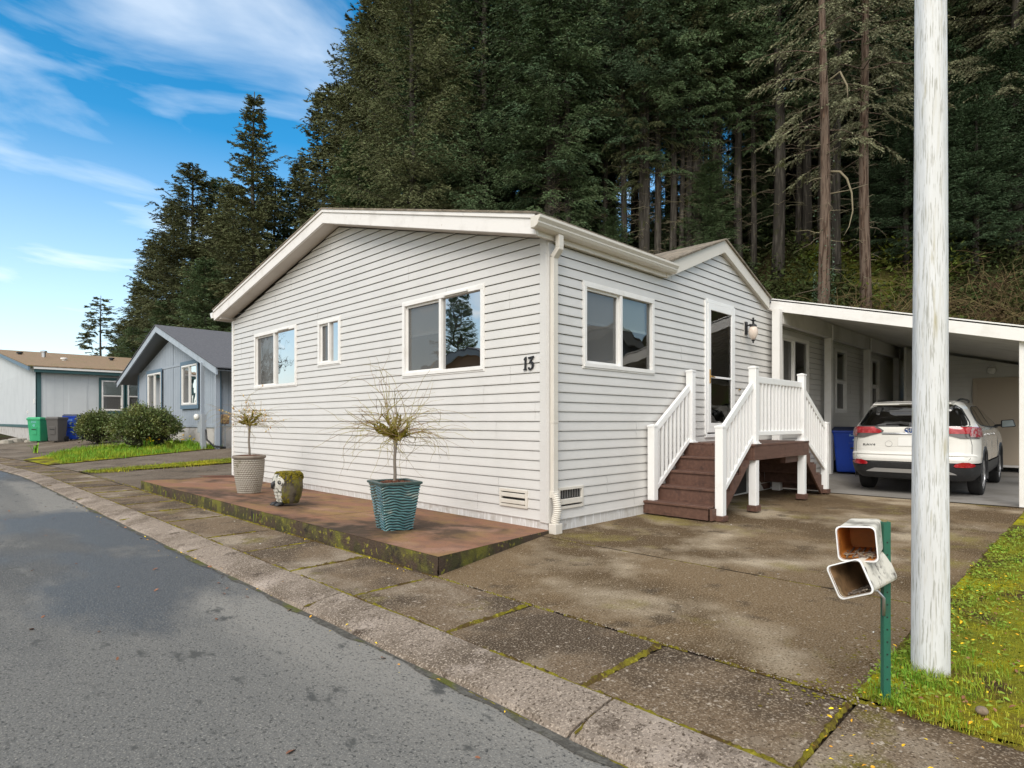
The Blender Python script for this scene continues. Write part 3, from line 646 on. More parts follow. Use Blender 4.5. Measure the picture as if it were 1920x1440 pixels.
# ------------------------------------------------------------------ windows
def window(house, P, o, split=.5, kind='slide', depth=.05, trim='trim_white', blind=.4, left_glass='screened_glass', right_glass='window_glass', casing=.0, cm=None, room='room', flip=False, curtain=False, inward=.5, shallow=False):
    a0, a1, z0, z1 = o
    def B(mb, p, q, o0, o1, b, t):
        c = [P(p, o0, b), P(q, o0, b), P(q, o1, b), P(p, o1, b), P(p, o0, t), P(q, o0, t), P(q, o1, t), P(p, o1, t)]; mb.hexa(c)
    fr = MB(); f = .045
    B(fr, a0, a1, -.05, .024, z1 - f, z1); B(fr, a0, a1, -.05, .028, z0, z0 + f); B(fr, a0, a0 + f, -.049, .0235, z0 + f, z1 - f); B(fr, a1 - f, a1, -.049, .0235, z0 + f, z1 - f)
    # outer channel
    B(fr, a0 - .018, a0, -.0, .018, z0 - .018, z1 + .018); B(fr, a1, a1 + .018, -.0, .018, z0 - .018, z1 + .018); B(fr, a0, a1, 0, .0175, z1, z1 + .018); B(fr, a0, a1, 0, .0175, z0 - .018, z0)
    if kind == 'slide':
        m = lerp(a0, a1, split); B(fr, m - .022, m + .022, -.048, .018, z0 + f, z1 - f)
    else:
        m = lerp(z0, z1, split); B(fr, a0 + f, a1 - f, -.048, .016, m - .022, m + .022)
    w = fr.build('window', trim, house, bevel=.003)
    if cm:
        c = MB(); k = casing; B(c, a0 - k, a1 + k, .0, .022, z1 + .019, z1 + k + .019); B(c, a0 - k, a1 + k, .0, .022, z0 - k - .019, z0 - .019); B(c, a0 - k, a0 - .019, 0, .021, z0 - .019, z1 + .019); B(c, a1 + .019, a1 + k, 0, .021, z0 - .019, z1 + .019); c.build('casing', cm, w)
    if kind == 'slide':
        parts = [((a0 + f, m - .022, z0 + f, z1 - f), left_glass), ((m + .022, a1 - f, z0 + f, z1 - f), right_glass)]
    else: parts = [((a0 + f, a1 - f, z0 + f, m - .022), left_glass), ((a0 + f, a1 - f, m + .022, z1 - f), right_glass)]
    for i, ((p, q, b, t), g) in enumerate(parts):
        s = .028 if g == 'screened_glass' or kind != 'slide' else .0
        if s:
            sb = MB(); d = -.012 if kind == 'slide' else -.02
            B(sb, p, q, d - .02, d, t - s, t); B(sb, p, q, d - .02, d, b, b + s); B(sb, p, p + s, d - .02, d - .001, b + s, t - s); B(sb, q - s, q, d - .02, d - .001, b + s, t - s)
            sb.build('sash', trim, w, bevel=.002)
        pm = MB(); e = -.035 if i == 0 else -.02
        pm.add([P(p, e, b), P(q, e, b), P(q, e, t), P(p, e, t)], [(0, 1, 2, 3)]); pm.build('pane', g, w, fix=False)
    if blind:
        if shallow: P_ = P; P = lambda a, o, z, P_=P_: P_(a, -.042 + (o + .1) * .1, z)
        zb = lerp(z1, z0, blind); bm_ = MB(); k = int((z1 - zb) / .022)
        for i in range(k):
            z = z1 - .03 - i * .022
            bm_.add([P(a0 + .03, -.085, z), P(a1 - .03, -.085, z), P(a1 - .03, -.100, z - .018), P(a0 + .03, -.100, z - .018)], [(0, 1, 2, 3)])
        B(bm_, a0 + .03, a1 - .03, -.105, -.08, zb - .035, zb - .01)
        bm_.build('blind', 'blind', w, fix=False)
    if shallow and blind: P = P_
    if curtain:
        cu = MB(); r0, r1 = [], []
        for i in range(40):
            a = lerp(a0, a1, i / 39); oo = -.16 - .012 * math.sin(i * 1.1); r0.append(P(a, oo, z0 - .05)); r1.append(P(a, oo, z1 + .02))
        cu.grid([r0, r1]).build('curtain', 'curtain', w, fix=False, smooth=True)
    if shallow:
        MB().add([P(a0, -.046, z0), P(a1, -.046, z0), P(a1, -.046, z1), P(a0, -.046, z1)], [(0, 1, 2, 3)]).build('room', room, w, fix=False); return w
    rm = MB(); x = .12
    v = [P(p, o_, z) for z in (z0 - x, z1 + x) for (p, o_) in ((a0 - x, -.06), (a1 + x, -.06), (a1 + x, -inward), (a0 - x, -inward))]
    rm.add(v, [(3, 2, 1, 0), (4, 5, 6, 7), (1, 2, 6, 5), (2, 3, 7, 6), (3, 0, 4, 7)]); rm.build('room', room, w, fix=False)
    return w
# seen from the street the +Y end of the gable wall is on the left, so the screened half sits at high Y
PFm = lambda a, o, z: (-o, -a, z)
def fwin(o, **k): return window(house, PFm, (-o[1], -o[0], o[2], o[3]), **k)
w1 = fwin(FW[0], blind=0, curtain=True, right_glass='sky_glass', left_glass='screened_glass')
w2 = fwin(FW[1], blind=0, curtain=True, right_glass='sky_glass', left_glass='screened_glass')
w3 = fwin(FW[2], blind=.42, right_glass='sky_glass', room='room')
for w_, o in ((w1, FW[0]), (w3, FW[2])):     # the small drip deflectors above the fixed panes
    m = lerp(o[0], o[1], .28); MB().box(-.05, -.028, o[0] + .25, o[0] + .25 + .36 * 1.2, o[3] - .035, o[3] - .012).build('vent_hood', 'trim_white', w_, bevel=.002)
w4 = window(house, PRW, RW[0], blind=.42, right_glass='window_glass', inward=1.2)
w5 = window(house, PRW, RW[2], blind=0, split=.45, left_glass='screened_glass', right_glass='window_glass', room='room_dark', inward=.8)
w6 = window(house, PRW, RW[3], kind='hung', blind=0, left_glass='screened_glass', right_glass='window_glass', room='room_dark', inward=.8)
w7 = window(house, PRW, RW[4], kind='hung', blind=0, left_glass='screened_glass', right_glass='window_glass', room='room_dark', inward=.8)
# storm door
a0, a1, z0, z1 = RW[1]
mb = MB(); mb.box(a0 - .02, a0 + .03, -.03, .06, z0, z1 + .0); mb.box(a1 - .03, a1 + .02, -.03, .06, z0, z1); mb.box(a0 + .03, a1 - .03, -.03, .06, z1 - .03, z1 + .02); mb.box(a0 - .02, a1 + .02, -.035, .06, z0 - .02, z0 + .03)
door = mb.build('door', 'vinyl', house, bevel=.004)
mb = MB(); f = .085; p, q, b, t = a0 + .035, a1 - .035, z0 + .05, z1 - .035
mb.box(p, p + f, -.040, -.012, b, t).box(q - f, q, -.040, -.012, b, t).box(p + f, q - f, -.0395, -.012, t - f * 1.1, t).box(p + f, q - f, -.0395, -.012, b, b + f * 1.6).box(p + f, q - f, -.037, -.014, b + .78, b + .81)
mb.build('storm_frame', 'vinyl', door, bevel=.004)
MB().add([(p + f, -.024, b + .13), (q - f, -.024, b + .13), (q - f, -.024, t - .09), (p + f, -.024, t - .09)], [(0, 1, 2, 3)]).build('pane', 'window_glass', door, fix=False)
MB().box(p + .035, p + .055, -.052, -.040, b + .70, b + .90).bar((p + .045, -.06, b + .80), (p + .15, -.066, b + .79), .016, .018).box(p + .035, p + .055, -.066, -.04, b + .785, b + .81).build('handle', 'brass', door, bevel=.003)
mb = MB(); v = [(x, y, z) for z in (z0, z1) for x, y in ((a0, .055), (a1, .055), (a1, 1.6), (a0, 1.6))]
mb.add(v, [(3, 2, 1, 0), (4, 5, 6, 7), (1, 2, 6, 5), (2, 3, 7, 6), (3, 0, 4, 7)]).build('hallway', 'room_dark', door, fix=False)
MB().box(a0 + .45, a0 + .49, .35, 1.1, z0, z1 - .08).build('inner_door', 'trim_white', door)
# vents in the lowest courses
def vent(P, o, lou):
    a0, a1, z0, z1 = o; fr = MB()
    def B(p, q, o0, o1, b, t): fr.hexa([P(p, o0, b), P(q, o0, b), P(q, o1, b), P(p, o1, b), P(p, o0, t), P(q, o0, t), P(q, o1, t), P(p, o1, t)])
    f = .03; B(a0, a1, -.01, .026, z1 - f, z1); B(a0, a1, -.01, .026, z0, z0 + f); B(a0, a0 + f, -.01, .0255, z0 + f, z1 - f); B(a1 - f, a1, -.01, .0255, z0 + f, z1 - f)
    for (b, t, o_) in lou: B(a0 + f, a1 - f, .005, o_, lerp(z0, z1, b), lerp(z0, z1, t))
    v = fr.build('vent', 'trim_cream', house, bevel=.003)
    fr = MB(); B(a0 + f, a1 - f, -.04, -.004, z0 + f, z1 - f); fr.build('grille', 'room_dark', v)
vent(PF, VF, [(.2, .42, .034), (.56, .78, .034)])
vent(PRW, VR, [(.22, .46, .036)])
mb = MB()
for i in range(9): x = lerp(.175, .51, i / 8); mb.box(x - .004, x + .004, -.008, .004, .335, .42)
mb.build('vent_bars', 'steel', house)
# house number: cut-out numerals
one = [(-.020, .135), (-.004, .160), (.022, .172), (.016, .02), (.030, .006), (.024, -.002), (-.026, -.004), (-.028, .006), (-.010, .016), (-.004, .120), (-.016, .124)]
three = [(.0, .16), (.092, .172), (.098, .160), (.052, .108), (.080, .098), (.094, .070), (.088, .030), (.060, .002), (.028, -.008), (.002, .006), (.004, .030), (.022, .034), (.030, .014), (.052, .018), (.064, .042), (.062, .070), (.044, .086), (.018, .082), (.020, .094), (.058, .140), (.014, .134), (.006, .146)]
for poly, yc in ((one, .305), (three, .262)):
    mb = MB(); s = .86; mb.prism([(yc - a * s * (1.0), 1.682 + b * s * .95) for a, b in poly], 'x', -.030, -.016); mb.build('house_number', 'black_metal', house, bevel=.002)
# wall lantern
mb = MB().box(4.63, 4.70, -.035, -.012, 2.50, 2.70).tube([(4.665, -.03, 2.63), (4.665, -.09, 2.655), (4.665, -.13, 2.63)], .011, 8)
mb.lathe([(.012, 2.80), (.02, 2.79), (.008, 2.78), (.02, 2.765), (.045, 2.76), (.018, 2.745), (.014, 2.71), (.05, 2.685), (.055, 2.665), (.05, 2.655)], 16, (4.665, -.135, -.045))
lan = mb.build('wall_lantern', 'black_metal', house, smooth=False)
mb = MB().lathe([(.048, 2.612), (.066, 2.57), (.072, 2.53), (.066, 2.49), (.045, 2.44), (.022, 2.41)], 20, (4.665, -.135, 0)); mb.build('lamp_shade', 'lamp_glass', lan, smooth=True)
MB().lathe([(.024, 2.412), (.026, 2.40), (.012, 2.385), (.016, 2.372), (.004, 2.355)], 12, (4.665, -.135, 0)).build('finial', 'black_metal', lan)
MB().box(4.61, 4.72, -.014, -.006, 2.48, 2.72).build('mounting_block', 'siding', lan, bevel=.003)
MB().box(4.42, 4.47, -.03, -.016, 1.62, 1.64).build('door_bracket', 'brass', house)

# ------------------------------------------------------------------ porch
NY = -.905
porch = thing('entry_porch', 'small porch with brown treads and white picket railings below the storm door', 'porch', (3.7, 0, 0))
def newel(x, y, z0, z1, base=None):
    MB().box(x - .047, x + .047, y - .047, y + .047, z0, z1).build('newel_post', 'vinyl', porch, bevel=.006)
    MB().box(x - .052, x + .052, y - .052, y + .052, z1, z1 + .022).hexa([(x - .052, y - .052, z1 + .0215), (x + .052, y - .052, z1 + .0215), (x + .052, y + .052, z1 + .0215), (x - .052, y + .052, z1 + .0215), (x - .01, y - .01, z1 + .036), (x + .01, y - .01, z1 + .036), (x + .01, y + .01, z1 + .036), (x - .01, y + .01, z1 + .036)]).build('post_cap', 'vinyl', porch, bevel=.002)
    if base == 'collar':
        MB().box(x - .07, x + .07, y - .07, y + .07, z0, z0 + .012).box(x - .056, x + .056, y - .056, y + .056, z0 + .012, z0 + .03).build('post_base', 'vinyl', porch, bevel=.004)
    if base == 'foot': MB().box(x - .064, x + .064, y - .064, y + .064, z0 - .06, z0).build('post_foot', 'brown_deck', porch, bevel=.004)
newel(1.845, -.085, .172, 1.07); newel(2.79, -.085, .856, 1.80, 'collar')
newel(1.915, NY - .02, .065, 1.065, 'foot'); newel(2.86, NY, .856, 1.80, 'collar'); newel(4.52, NY, .856, 1.80, 'collar'); newel(5.52, NY, .08, 1.10, 'foot')
for x in (2.86, 4.52):
    MB().box(x - .047, x + .047, NY - .02 - .03, NY + .075 - .03, .09, .655).build('support_post', 'vinyl', porch, bevel=.005)
    MB().box(x - .064, x + .064, NY - .067, NY + .062, .018, .09).build('post_foot', 'brown_deck', porch, bevel=.004)
def railing(x0, x1, y, zt0, zt1, zb0, zb1, n, y1=None):
    y1 = y if y1 is None else y1
    MB().bar((x0, y, zt0 - .035), (x1, y1, zt1 - .035), .042, .085).build('handrail', 'vinyl', porch, bevel=.008)
    MB().bar((x0, y, zb0), (x1, y1, zb1), .042, .06).build('bottom_rail', 'vinyl', porch, bevel=.008)
    for i in range(n):
        t = (i + .75) / (n + .5); x = lerp(x0, x1, t); yy = lerp(y, y1, t)
        MB().box(x - .016, x + .016, yy - .016, yy + .016, lerp(zb0, zb1, t) + .01, lerp(zt0, zt1, t) - .06).build('baluster', 'vinyl', porch, bevel=.003)
railing(1.892, 2.743, -.085, 1.07, 1.63, .30, .90, 8)
railing(1.962, 2.813, NY - .015, 1.07, 1.63, .33, .93, 8, NY)
railing(2.907, 4.473, NY, 1.70, 1.70, .985, .985, 13)
railing(4.567, 5.473, NY, 1.63, 1.10, .93, .42, 9)
# deck
mb = MB(); n = 7
for i in range(n): y0 = lerp(-.965, -.01, i / n); mb.box(2.735, 4.665, y0 + .003, lerp(-.965, -.01, (i + 1) / n) - .003, .830, .856)
mb.build('deck_boards', 'brown_deck', porch, bevel=.004)
MB().box(2.76, 4.655, -.958, -.93, .655, .829).box(2.755, 2.78, -.929, -.01, .655, .829).box(4.63, 4.655, -.929, -.01, .655, .829).box(2.8, 4.6, -.5, -.47, .68, .829).build('deck_frame', 'brown_deck', porch, bevel=.003)
MB().box(4.0, 4.52, -.87, -.80, .56, .65).build('support_beam', 'brown_deck', porch)
zs = [.172, .343, .514, .685]
for k, z in enumerate(zs):
    x = 1.75 + k * .25
    MB().box(x - .012, x + .27, -.865, -.015, z - .026, z).build('step', 'brown_deck', porch, bevel=.004)
    MB().box(x + .008, x + .028, -.85, -.02, (z - .171 if k else .018), z - .027).build('riser', 'brown_deck', porch)
    x = 5.66 - k * .25
    MB().box(x - .27, x + .012, -.865, -.015, z - .026, z).build('step', 'brown_deck', porch, bevel=.004)
    MB().box(x - .028, x - .008, -.85, -.02, (z - .171 if k else .04), z - .027).build('riser', 'brown_deck', porch)
MB().box(2.756 - .02, 2.756 - .001, -.85, -.02, .686, .828).build('riser', 'brown_deck', porch)
def stringer(xs, s):
    pts = [(xs, .015)]
    for k in range(4): pts += [(xs + s * k * .25, .146 + .171 * k), (xs + s * (k + 1) * .25, .146 + .171 * k)]
    pts += [(xs + s * 1.0, .62), (xs + s * .25, .015)]
    for y in (-.897, -.014): MB().prism(pts if s > 0 else pts[::-1], 'y', y, y + .030).build('stringer', 'brown_deck', porch, bevel=.003)
stringer(1.765, 1); stringer(5.645, -1)
MB().box(2.9, 4.5, -.10, -.02, .05, .62).build('under_deck_panel', 'room_dark', porch)  # near-black panel against the house wall below the deck

# ------------------------------------------------------------------ carport
carport = thing('carport', 'white open carport with sloping ribbed roof attached to the grey house', 'carport', (5.7, 0, 0))
def cz(y): return 3.19 + (y + .0) * .258        # underside follows the fall
mb = MB().prism([(.03, 3.02), (-3.75, 3.02 - .253 * 3.78), (-3.75, 3.228 - .253 * 3.78), (.03, 3.228)], 'x', 5.66, 5.70); mb.build('fascia', 'trim_white', carport, bevel=.003)
mb = MB()
for i in range(42):
    x = 5.702 + i * .24
    mb.hexa([(x, .05, 3.13), (x + .16, .05, 3.13), (x + .16, -3.74, 3.13 - .959), (x, -3.74, 3.13 - .959), (x, .05, 3.15), (x + .16, .05, 3.15), (x + .16, -3.74, 3.15 - .959), (x, -3.74, 3.15 - .959)])
    mb.hexa([(x + .16, .05, 3.155), (x + .24, .05, 3.155), (x + .24, -3.74, 3.155 - .959), (x + .16, -3.74, 3.155 - .959), (x + .16, .05, 3.19), (x + .24, .05, 3.19), (x + .24, -3.74, 3.19 - .959), (x + .16, -3.74, 3.19 - .959)])
    mb.box(x + .155, x + .165, .04, .05, 3.13, 3.19)
mb.build('roof_panels', 'port_ceiling', carport)
MB().hexa([(5.66, .05, 3.195), (15.8, .05, 3.195), (15.8, -3.76, 3.195 - .964), (5.66, -3.76, 3.195 - .964), (5.66, .05, 3.215), (15.8, .05, 3.215), (15.8, -3.76, 3.215 - .964), (5.66, -3.76, 3.215 - .964)]).build('roof_cover', 'shingle_dark', carport)
for x in (5.765, 8.16, 10.82, 13.48):
    px0 = x if x > 6 else 5.57
    MB().box(px0 - .062, px0 + .062, -.215, -.09, G(px0, -.1) + (.0), 2.77 if x > 6 else 3.0).build('post', 'trim_white', carport, bevel=.004)
    if x > 6: MB().box(px0 - .03, px0 + .03, -.235, -.216, 2.74, 3.02).build('bracket', 'trim_white', carport)
MB().box(5.72, 15.6, -.20, -.105, 2.772, 3.06).build('beam', 'port_ceiling', carport, bevel=.004)
for x in (5.80, 9.1, 12.4, 15.4):
    MB().box(x - .065, x + .065, -3.36, -3.22, .0, 2.20 + .0).build('post', 'trim_white', carport, bevel=.004)
MB().box(5.72, 15.6, -3.35, -3.24, 2.20, 2.33).build('beam', 'port_ceiling', carport, bevel=.004)
# storage room closing the carport
shed = thing('storage_room', 'grey clapboard storage room at the back of the carport', 'shed', (12.6, -2, 0))
PS = lambda a, o, z: (12.6 - o, a, z)
dy0, dy1 = -3.1, -1.93
siding_mb(PS, -3.6, -.55, .12, 3.1, lambda y: 3.05 + y * .253, [(dy0, dy1, .2, 2.03)], brk=()).build('wall_siding', 'siding', shed, fix=False)
mb = MB().box(12.55, 12.58, dy0 - .08, dy1 + .08, 2.03, 2.12).box(12.55, 12.58, dy1, dy1 + .08, .12, 2.029).box(12.55, 12.58, dy0 - .08, dy0, .12, 2.029).build('door_frame', 'door_beige', shed, bevel=.003)
d = MB().box(12.585, 12.62, dy0, dy1, .17, 2.03).build('door', 'door_beige', shed)
MB().lathe([(.03, 0), (.06, -.02), (.055, -.035)], 16, (12.52, -2.20, 2.40), 'z').build('lamp_base', 'trim_white', shed)
mb = MB(); n = 12
mb.lathe([(.002, .085), (.04, .075), (.07, .045), (.083, 0), (.07, -.045), (.04, -.075), (.002, -.085)], 20, (12.50, -2.20, 2.28)); mb.build('globe_lamp', 'globe', shed, smooth=True)
MB().box(12.58, 12.64, -.55, -.50, .1, 2.95).build('corner_board', 'trim_white', shed)
MB().box(12.64, 15.6, -.56, -.54, .1, 2.95).box(12.64, 15.6, -3.6, -3.58, .1, 2.1).box(15.55, 15.6, -3.58, .0, .1, 2.1).build('side_wall', 'siding', shed)

# ------------------------------------------------------------------ parked car (local: +x forward, rear bumper at x=0)
def build_car():
    car = thing('parked_car', 'white compact SUV parked nose-in under the carport', 'car')
    car['_t'] = 0; del car['_t']
    # (z, half width, rear x, front x)
    LV = [(.24, .80, .14, 4.30), (.30, .88, .06, 4.42), (.42, .905, .015, 4.50), (.56, .915, .0, 4.52), (.62, .918, .02, 4.52), (.66, .917, .055, 4.50), (.80, .915, .07, 4.46), (.92, .910, .075, 4.30), (1.02, .900, .080, 3.75), (1.06, .890, .085, 3.40), (1.10, .870, .10, 3.25),
          (1.22, .815, .165, 3.02), (1.34, .765, .235, 2.80), (1.44, .725, .285, 2.62), (1.52, .690, .26, 2.45), (1.57, .655, .27, 2.30), (1.605, .60, .34, 2.15), (1.625, .50, .48, 2.0), (1.635, .30, .8, 1.8)]
    LV = [((z if z < 1.07 else 1.07 + (z - 1.07) * .80), a, b, c) for z, a, b, c in LV]
    Z = [l[0] for l in LV]
    gz = lambda z: z if z < 1.07 else 1.07 + (z - 1.07) * .80
    hw = lambda z: float(np.interp(z, Z, [l[1] for l in LV])); xr = lambda z: float(np.interp(z, Z, [l[2] for l in LV])); xf = lambda z: float(np.interp(z, Z, [l[3] for l in LV]))
    def rear(y, z): q = min(1, abs(y) / hw(z)); return xr(z) + .07 * q * q + .26 * q ** 11
    def outline(z):
        w = hw(z); pts = []
        for i in range(19):
            q = math.sin(i / 18 * math.pi / 2) ; y = w * q; pts.append((rear(y, z), -y))
        x0 = rear(w, z); x1 = xf(z) - .5
        for i in range(1, 50): pts.append((lerp(x0, x1, i / 49), -w * (1 - .02 * max(0, (i / 49 - .6)) )))
        for i in range(1, 13):
            t = i / 12 * math.pi / 2; pts.append((x1 + .5 * math.sin(t) ** 1.0, -w * .99 * math.cos(t) ** .7 if t < math.pi / 2 - .01 else 0))
        return pts
    zs = sorted(set([round(z, 3) for z in list(np.arange(.24, 1.50, .035)) + Z]))
    zs = [z for z in zs if z >= .50]
    rows = []
    for z in zs:
        r = outline(z); rows.append([(x, y, z) for x, y in r] + [(x, -y, z) for x, y in r[::-1][1:-1]])
    n = len(rows[0]); mb = MB(); mb.v = [Vector(p) for r in rows for p in r]
    WX = (.95, 3.62); WZ, WR = .31, .40
    def inarch(p): return any((p.x - wx) ** 2 + (p.z - WZ) ** 2 < WR ** 2 for wx in WX) and abs(p.y) > .5
    for i in range(len(rows) - 1):
        for j in range(n):
            f = (i * n + j, i * n + (j + 1) % n, (i + 1) * n + (j + 1) % n, (i + 1) * n + j)
            c = sum((mb.v[k] for k in f), Vector()) / 4
            if not inarch(c): mb.f.append(f)
    mb.f.append(tuple((len(rows) - 1) * n + j for j in range(n)))
    mb.build('body', 'car_paint', car, smooth=True, local=True)
    # dark lower cladding, a little proud
    rows = []
    for z in [.23, .27, .32, .38, .44, .50]:
        s = .0 if z > .3 else .0; r = outline(z); rows.append([(x - .006 if i < 19 else x, y * 1.008, z) for i, (x, y) in enumerate(r)] + [(x - .006 if i < 19 else x, -y * 1.008, z) for i, (x, y) in list(enumerate(r))[::-1][1:-1]])
    mb = MB(); mb.v = [Vector(p) for r in rows for p in r]
    for i in range(len(rows) - 1):
        for j in range(n):
            f = (i * n + j, i * n + (j + 1) % n, (i + 1) * n + (j + 1) % n, (i + 1) * n + j)
            c = sum((mb.v[k] for k in f), Vector()) / 4
            if not inarch(c): mb.f.append(f)
    mb.f.append(tuple(range(n)))
    mb.build('lower_cladding', 'black_plastic', car, smooth=True, local=True)
    for wx in WX:
        for s in (-1, 1):
            mb = MB(); rows = []
            for i in range(25):
                a = lerp(-.25, math.pi + .25, i / 24); r = []
                for rad, out in ((.385, .86), (.385, .918), (.40, .925), (.452, .922), (.458, .905)):
                    z = WZ + rad * math.sin(a); r.append((wx + rad * math.cos(a), s * out * (hw(max(z, .5)) / .915 if out > .9 else 1), z))
                rows.append(r)
            mb.grid(rows).build('arch_trim', 'black_plastic', car, smooth=True, local=True)
            w = MB().lathe([(.02, .70), (.30, .70), (.33, .72), (.335, .76), (.335, .86), (.325, .89), (.29, .90), (.235, .895), (.23, .885)] if s > 0 else [(.23, -.885), (.235, -.895), (.29, -.90), (.325, -.89), (.335, -.86), (.335, -.76), (.33, -.72), (.30, -.70), (.02, -.70)], 40, (wx, 0, WZ), 'y').build('wheel', 'rubber', car, smooth=True, local=True)
            rm = MB(); yy = s * .888
            rm.lathe([(.228, s * .84), (.232, s * .893), (.215, s * .893), (.205, s * .86), (.02, s * .84)], 40, (wx, 0, WZ), 'y')
            for k in range(5):
                for dd in (-.13, .13):
                    a = k * 2 * math.pi / 5 + dd + .3; rm.bar((wx + .04 * math.cos(a), s * .885, WZ + .04 * math.sin(a)), (wx + .212 * math.cos(a + dd * .5), s * .878, WZ + .212 * math.sin(a + dd * .5)), .022, .03, (0, 1, 0))
            rm.lathe([(.05, s * .86), (.05, s * .895), (.0, s * .897)], 16, (wx, 0, WZ), 'y'); rm.build('rim', 'alloy', w, local=True)
    # patches that follow the rear surface
    def patch(name, m, polyrows, off, parent=car, both=False, smooth=True):
        """polyrows: list of (z, y0, y1) rows from top to bottom"""
        for sg in ((1, -1) if both else (1,)):
            rows = []
            for z, y0, y1 in [(gz(t[0]), t[1], t[2]) for t in polyrows]:
                r = []
                for i in range(17):
                    y = lerp(y0, y1, i / 16); q = abs(y) / hw(z)
                    if q <= 1: p = Vector((rear(y, z), y, z)); d = Vector((-1, .16 * y / hw(z) + math.copysign(3.2 * q ** 10, y), 0)).normalized()
                    else:
                        ex = (q - 1) * hw(z); p = Vector((rear(hw(z), z) + ex, math.copysign(hw(z), y), z)); d = Vector((0, math.copysign(1, y), 0))
                    p = p + d * off; r.append((p.x, p.y * sg, p.z))
                rows.append(r)
            # thickness: back row
            MB().grid(rows).build(name, m, parent, smooth=smooth, local=True, fix=False)
    patch('rear_window', 'car_glass', [(1.505, -.56, .56), (1.49, -.60, .60), (1.40, -.66, .66), (1.30, -.70, .70), (1.20, -.74, .74), (1.13, -.755, .755), (1.105, -.73, .73)], .012)
    patch('window_seal', 'black_plastic', [(1.525, -.585, .585), (1.45, -.66, .66), (1.30, -.725, .725), (1.20, -.77, .77), (1.12, -.79, .79), (1.085, -.76, .76)], .006)
    MB().hexa([(a, b, gz(c)) for a, b, c in [(.14, -.56, 1.528), (.14, .56, 1.528), (.42, .58, 1.56), (.42, -.58, 1.56), (.135, -.55, 1.560), (.135, .55, 1.560), (.42, .58, 1.612), (.42, -.58, 1.612)]]).build('spoiler', 'car_paint', car, bevel=.012, local=True)
    MB().box(.130, .139, -.16, .16, gz(1.538), gz(1.552)).build('brake_light', 'tail_smoke', car, local=True)
    # lamps: inner wedge on the tailgate, outer block wrapping round the corner
    patch('tail_lamp', 'tail_red', [(1.085, .52, 1.02), (1.06, .50, 1.04), (1.03, .42, 1.05), (1.0, .40, 1.05), (.975, .44, 1.04)], .018, both=True)
    patch('lamp_surround', 'tail_smoke', [(1.098, .50, .80), (1.07, .45, .80), (1.02, .375, .80), (.99, .385, .80), (.96, .48, .82), (.925, .60, .86), (.90, .68, .90)], .012, both=True)
    patch('lamp_lens', 'tail_clear', [(1.07, .80, .98), (1.03, .79, 1.0), (.97, .78, .99), (.925, .79, .95)], .024, both=True)
    patch('garnish', 'chrome', [(.985, -.40, .40), (.972, -.41, .41), (.962, -.40, .40)], .010)
    patch('garnish_shadow', 'car_seam', [(.961, -.40, .40), (.950, -.40, .40)], .006)
    patch('plate_recess', 'car_paint', [(.93, -.30, .30), (.76, -.26, .26)], .004)
    patch('plate', 'plate_white', [(.905, -.16, .16), (.77, -.16, .16)], .012, smooth=False)
    patch('badge_plate', 'car_paint', [(.0 + .90 - .1 + .045 * math.cos(a), -.0 + .30 - .05 * math.sin(a), .30 + .05 * math.sin(a)) for a in np.linspace(.01, 3.13, 13)], .008)
    patch('badge_ring', 'car_seam', [(.80 + .049 * math.cos(a), .30 - .054 * math.sin(a), .30 + .054 * math.sin(a)) for a in np.linspace(.01, 3.13, 13)], .006)
    # emblem: three ovals
    em = MB().lathe([(.001, -.0), (.062, -.0), (.064, .004), (.062, .010), (.001, .010)], 28, (0, 0, 0), 'x'); em.v = [Vector((p.x, p.y * 1.12, p.z * .76)) for p in em.v]
    xo = rear(0, 1.02) - .016; em.v = [Vector((xo + p.x, p.y, 1.025 + p.z)) for p in em.v]; eo = em.build('emblem', 'badge_blue', car, local=True)
    rg = MB()
    for (cy, cz_, ra, rb) in ((0, 0, .071, .049), (0, .004, .018, .045), (0, .018, .050, .018)):
        rg.tube([(xo - .006, cy + ra * math.cos(a), 1.025 + cz_ + rb * math.sin(a)) for a in np.linspace(0, 2 * math.pi, 29)], .0048, 6, cap=False)
    rg.build('emblem_rings', 'chrome', eo, smooth=True, local=True)
    v, f = text_mb('RAV4', .062, .002); t = MB(); t.add([(rear(.60 - p.x, .79) - .008 - p.z, .60 - p.x * 1.35, .765 + p.y * .8) for p in v], f); t.build('lettering', 'black_plastic', car, local=True, fix=False)
    # shut lines
    for s in (-1, 1):
        MB().tube([(rear(s * y, z) - .002, s * y, z) for y, z in ((.80, .91), (.82, .80), (.82, .66), (.80, .58), (.70, .525), (.55, .505), (.0, .50))], .0045, 5).build('seam', 'car_seam', car, local=True)
    patch('bumper_top', 'car_paint', [(.665, -.80, .80), (.645, -.86, .86), (.63, -.87, .87)], .022)
    patch('reflector', 'tail_red', [(.535, .70, .78), (.505, .62, .84), (.475, .60, .85), (.455, .62, .80)], .022, both=True)
    patch('skid_plate', 'silver_paint', [(.40, -.50, .50), (.36, -.60, .60), (.335, -.64, .64)], .02)
    patch('skid_shadow', 'black_plastic', [(.335, -.62, .62), (.25, -.55, .55)], .014)
    MB().bar((rear(0, 1.13) - .03, .05, 1.135), (rear(0, 1.15) - .035, .36, 1.155), .012, .022).bar((rear(0, 1.13) - .03, .02, 1.125), (rear(0, 1.13) - .03, .16, 1.15), .03, .04).build('wiper', 'black_plastic', car, bevel=.004, local=True)
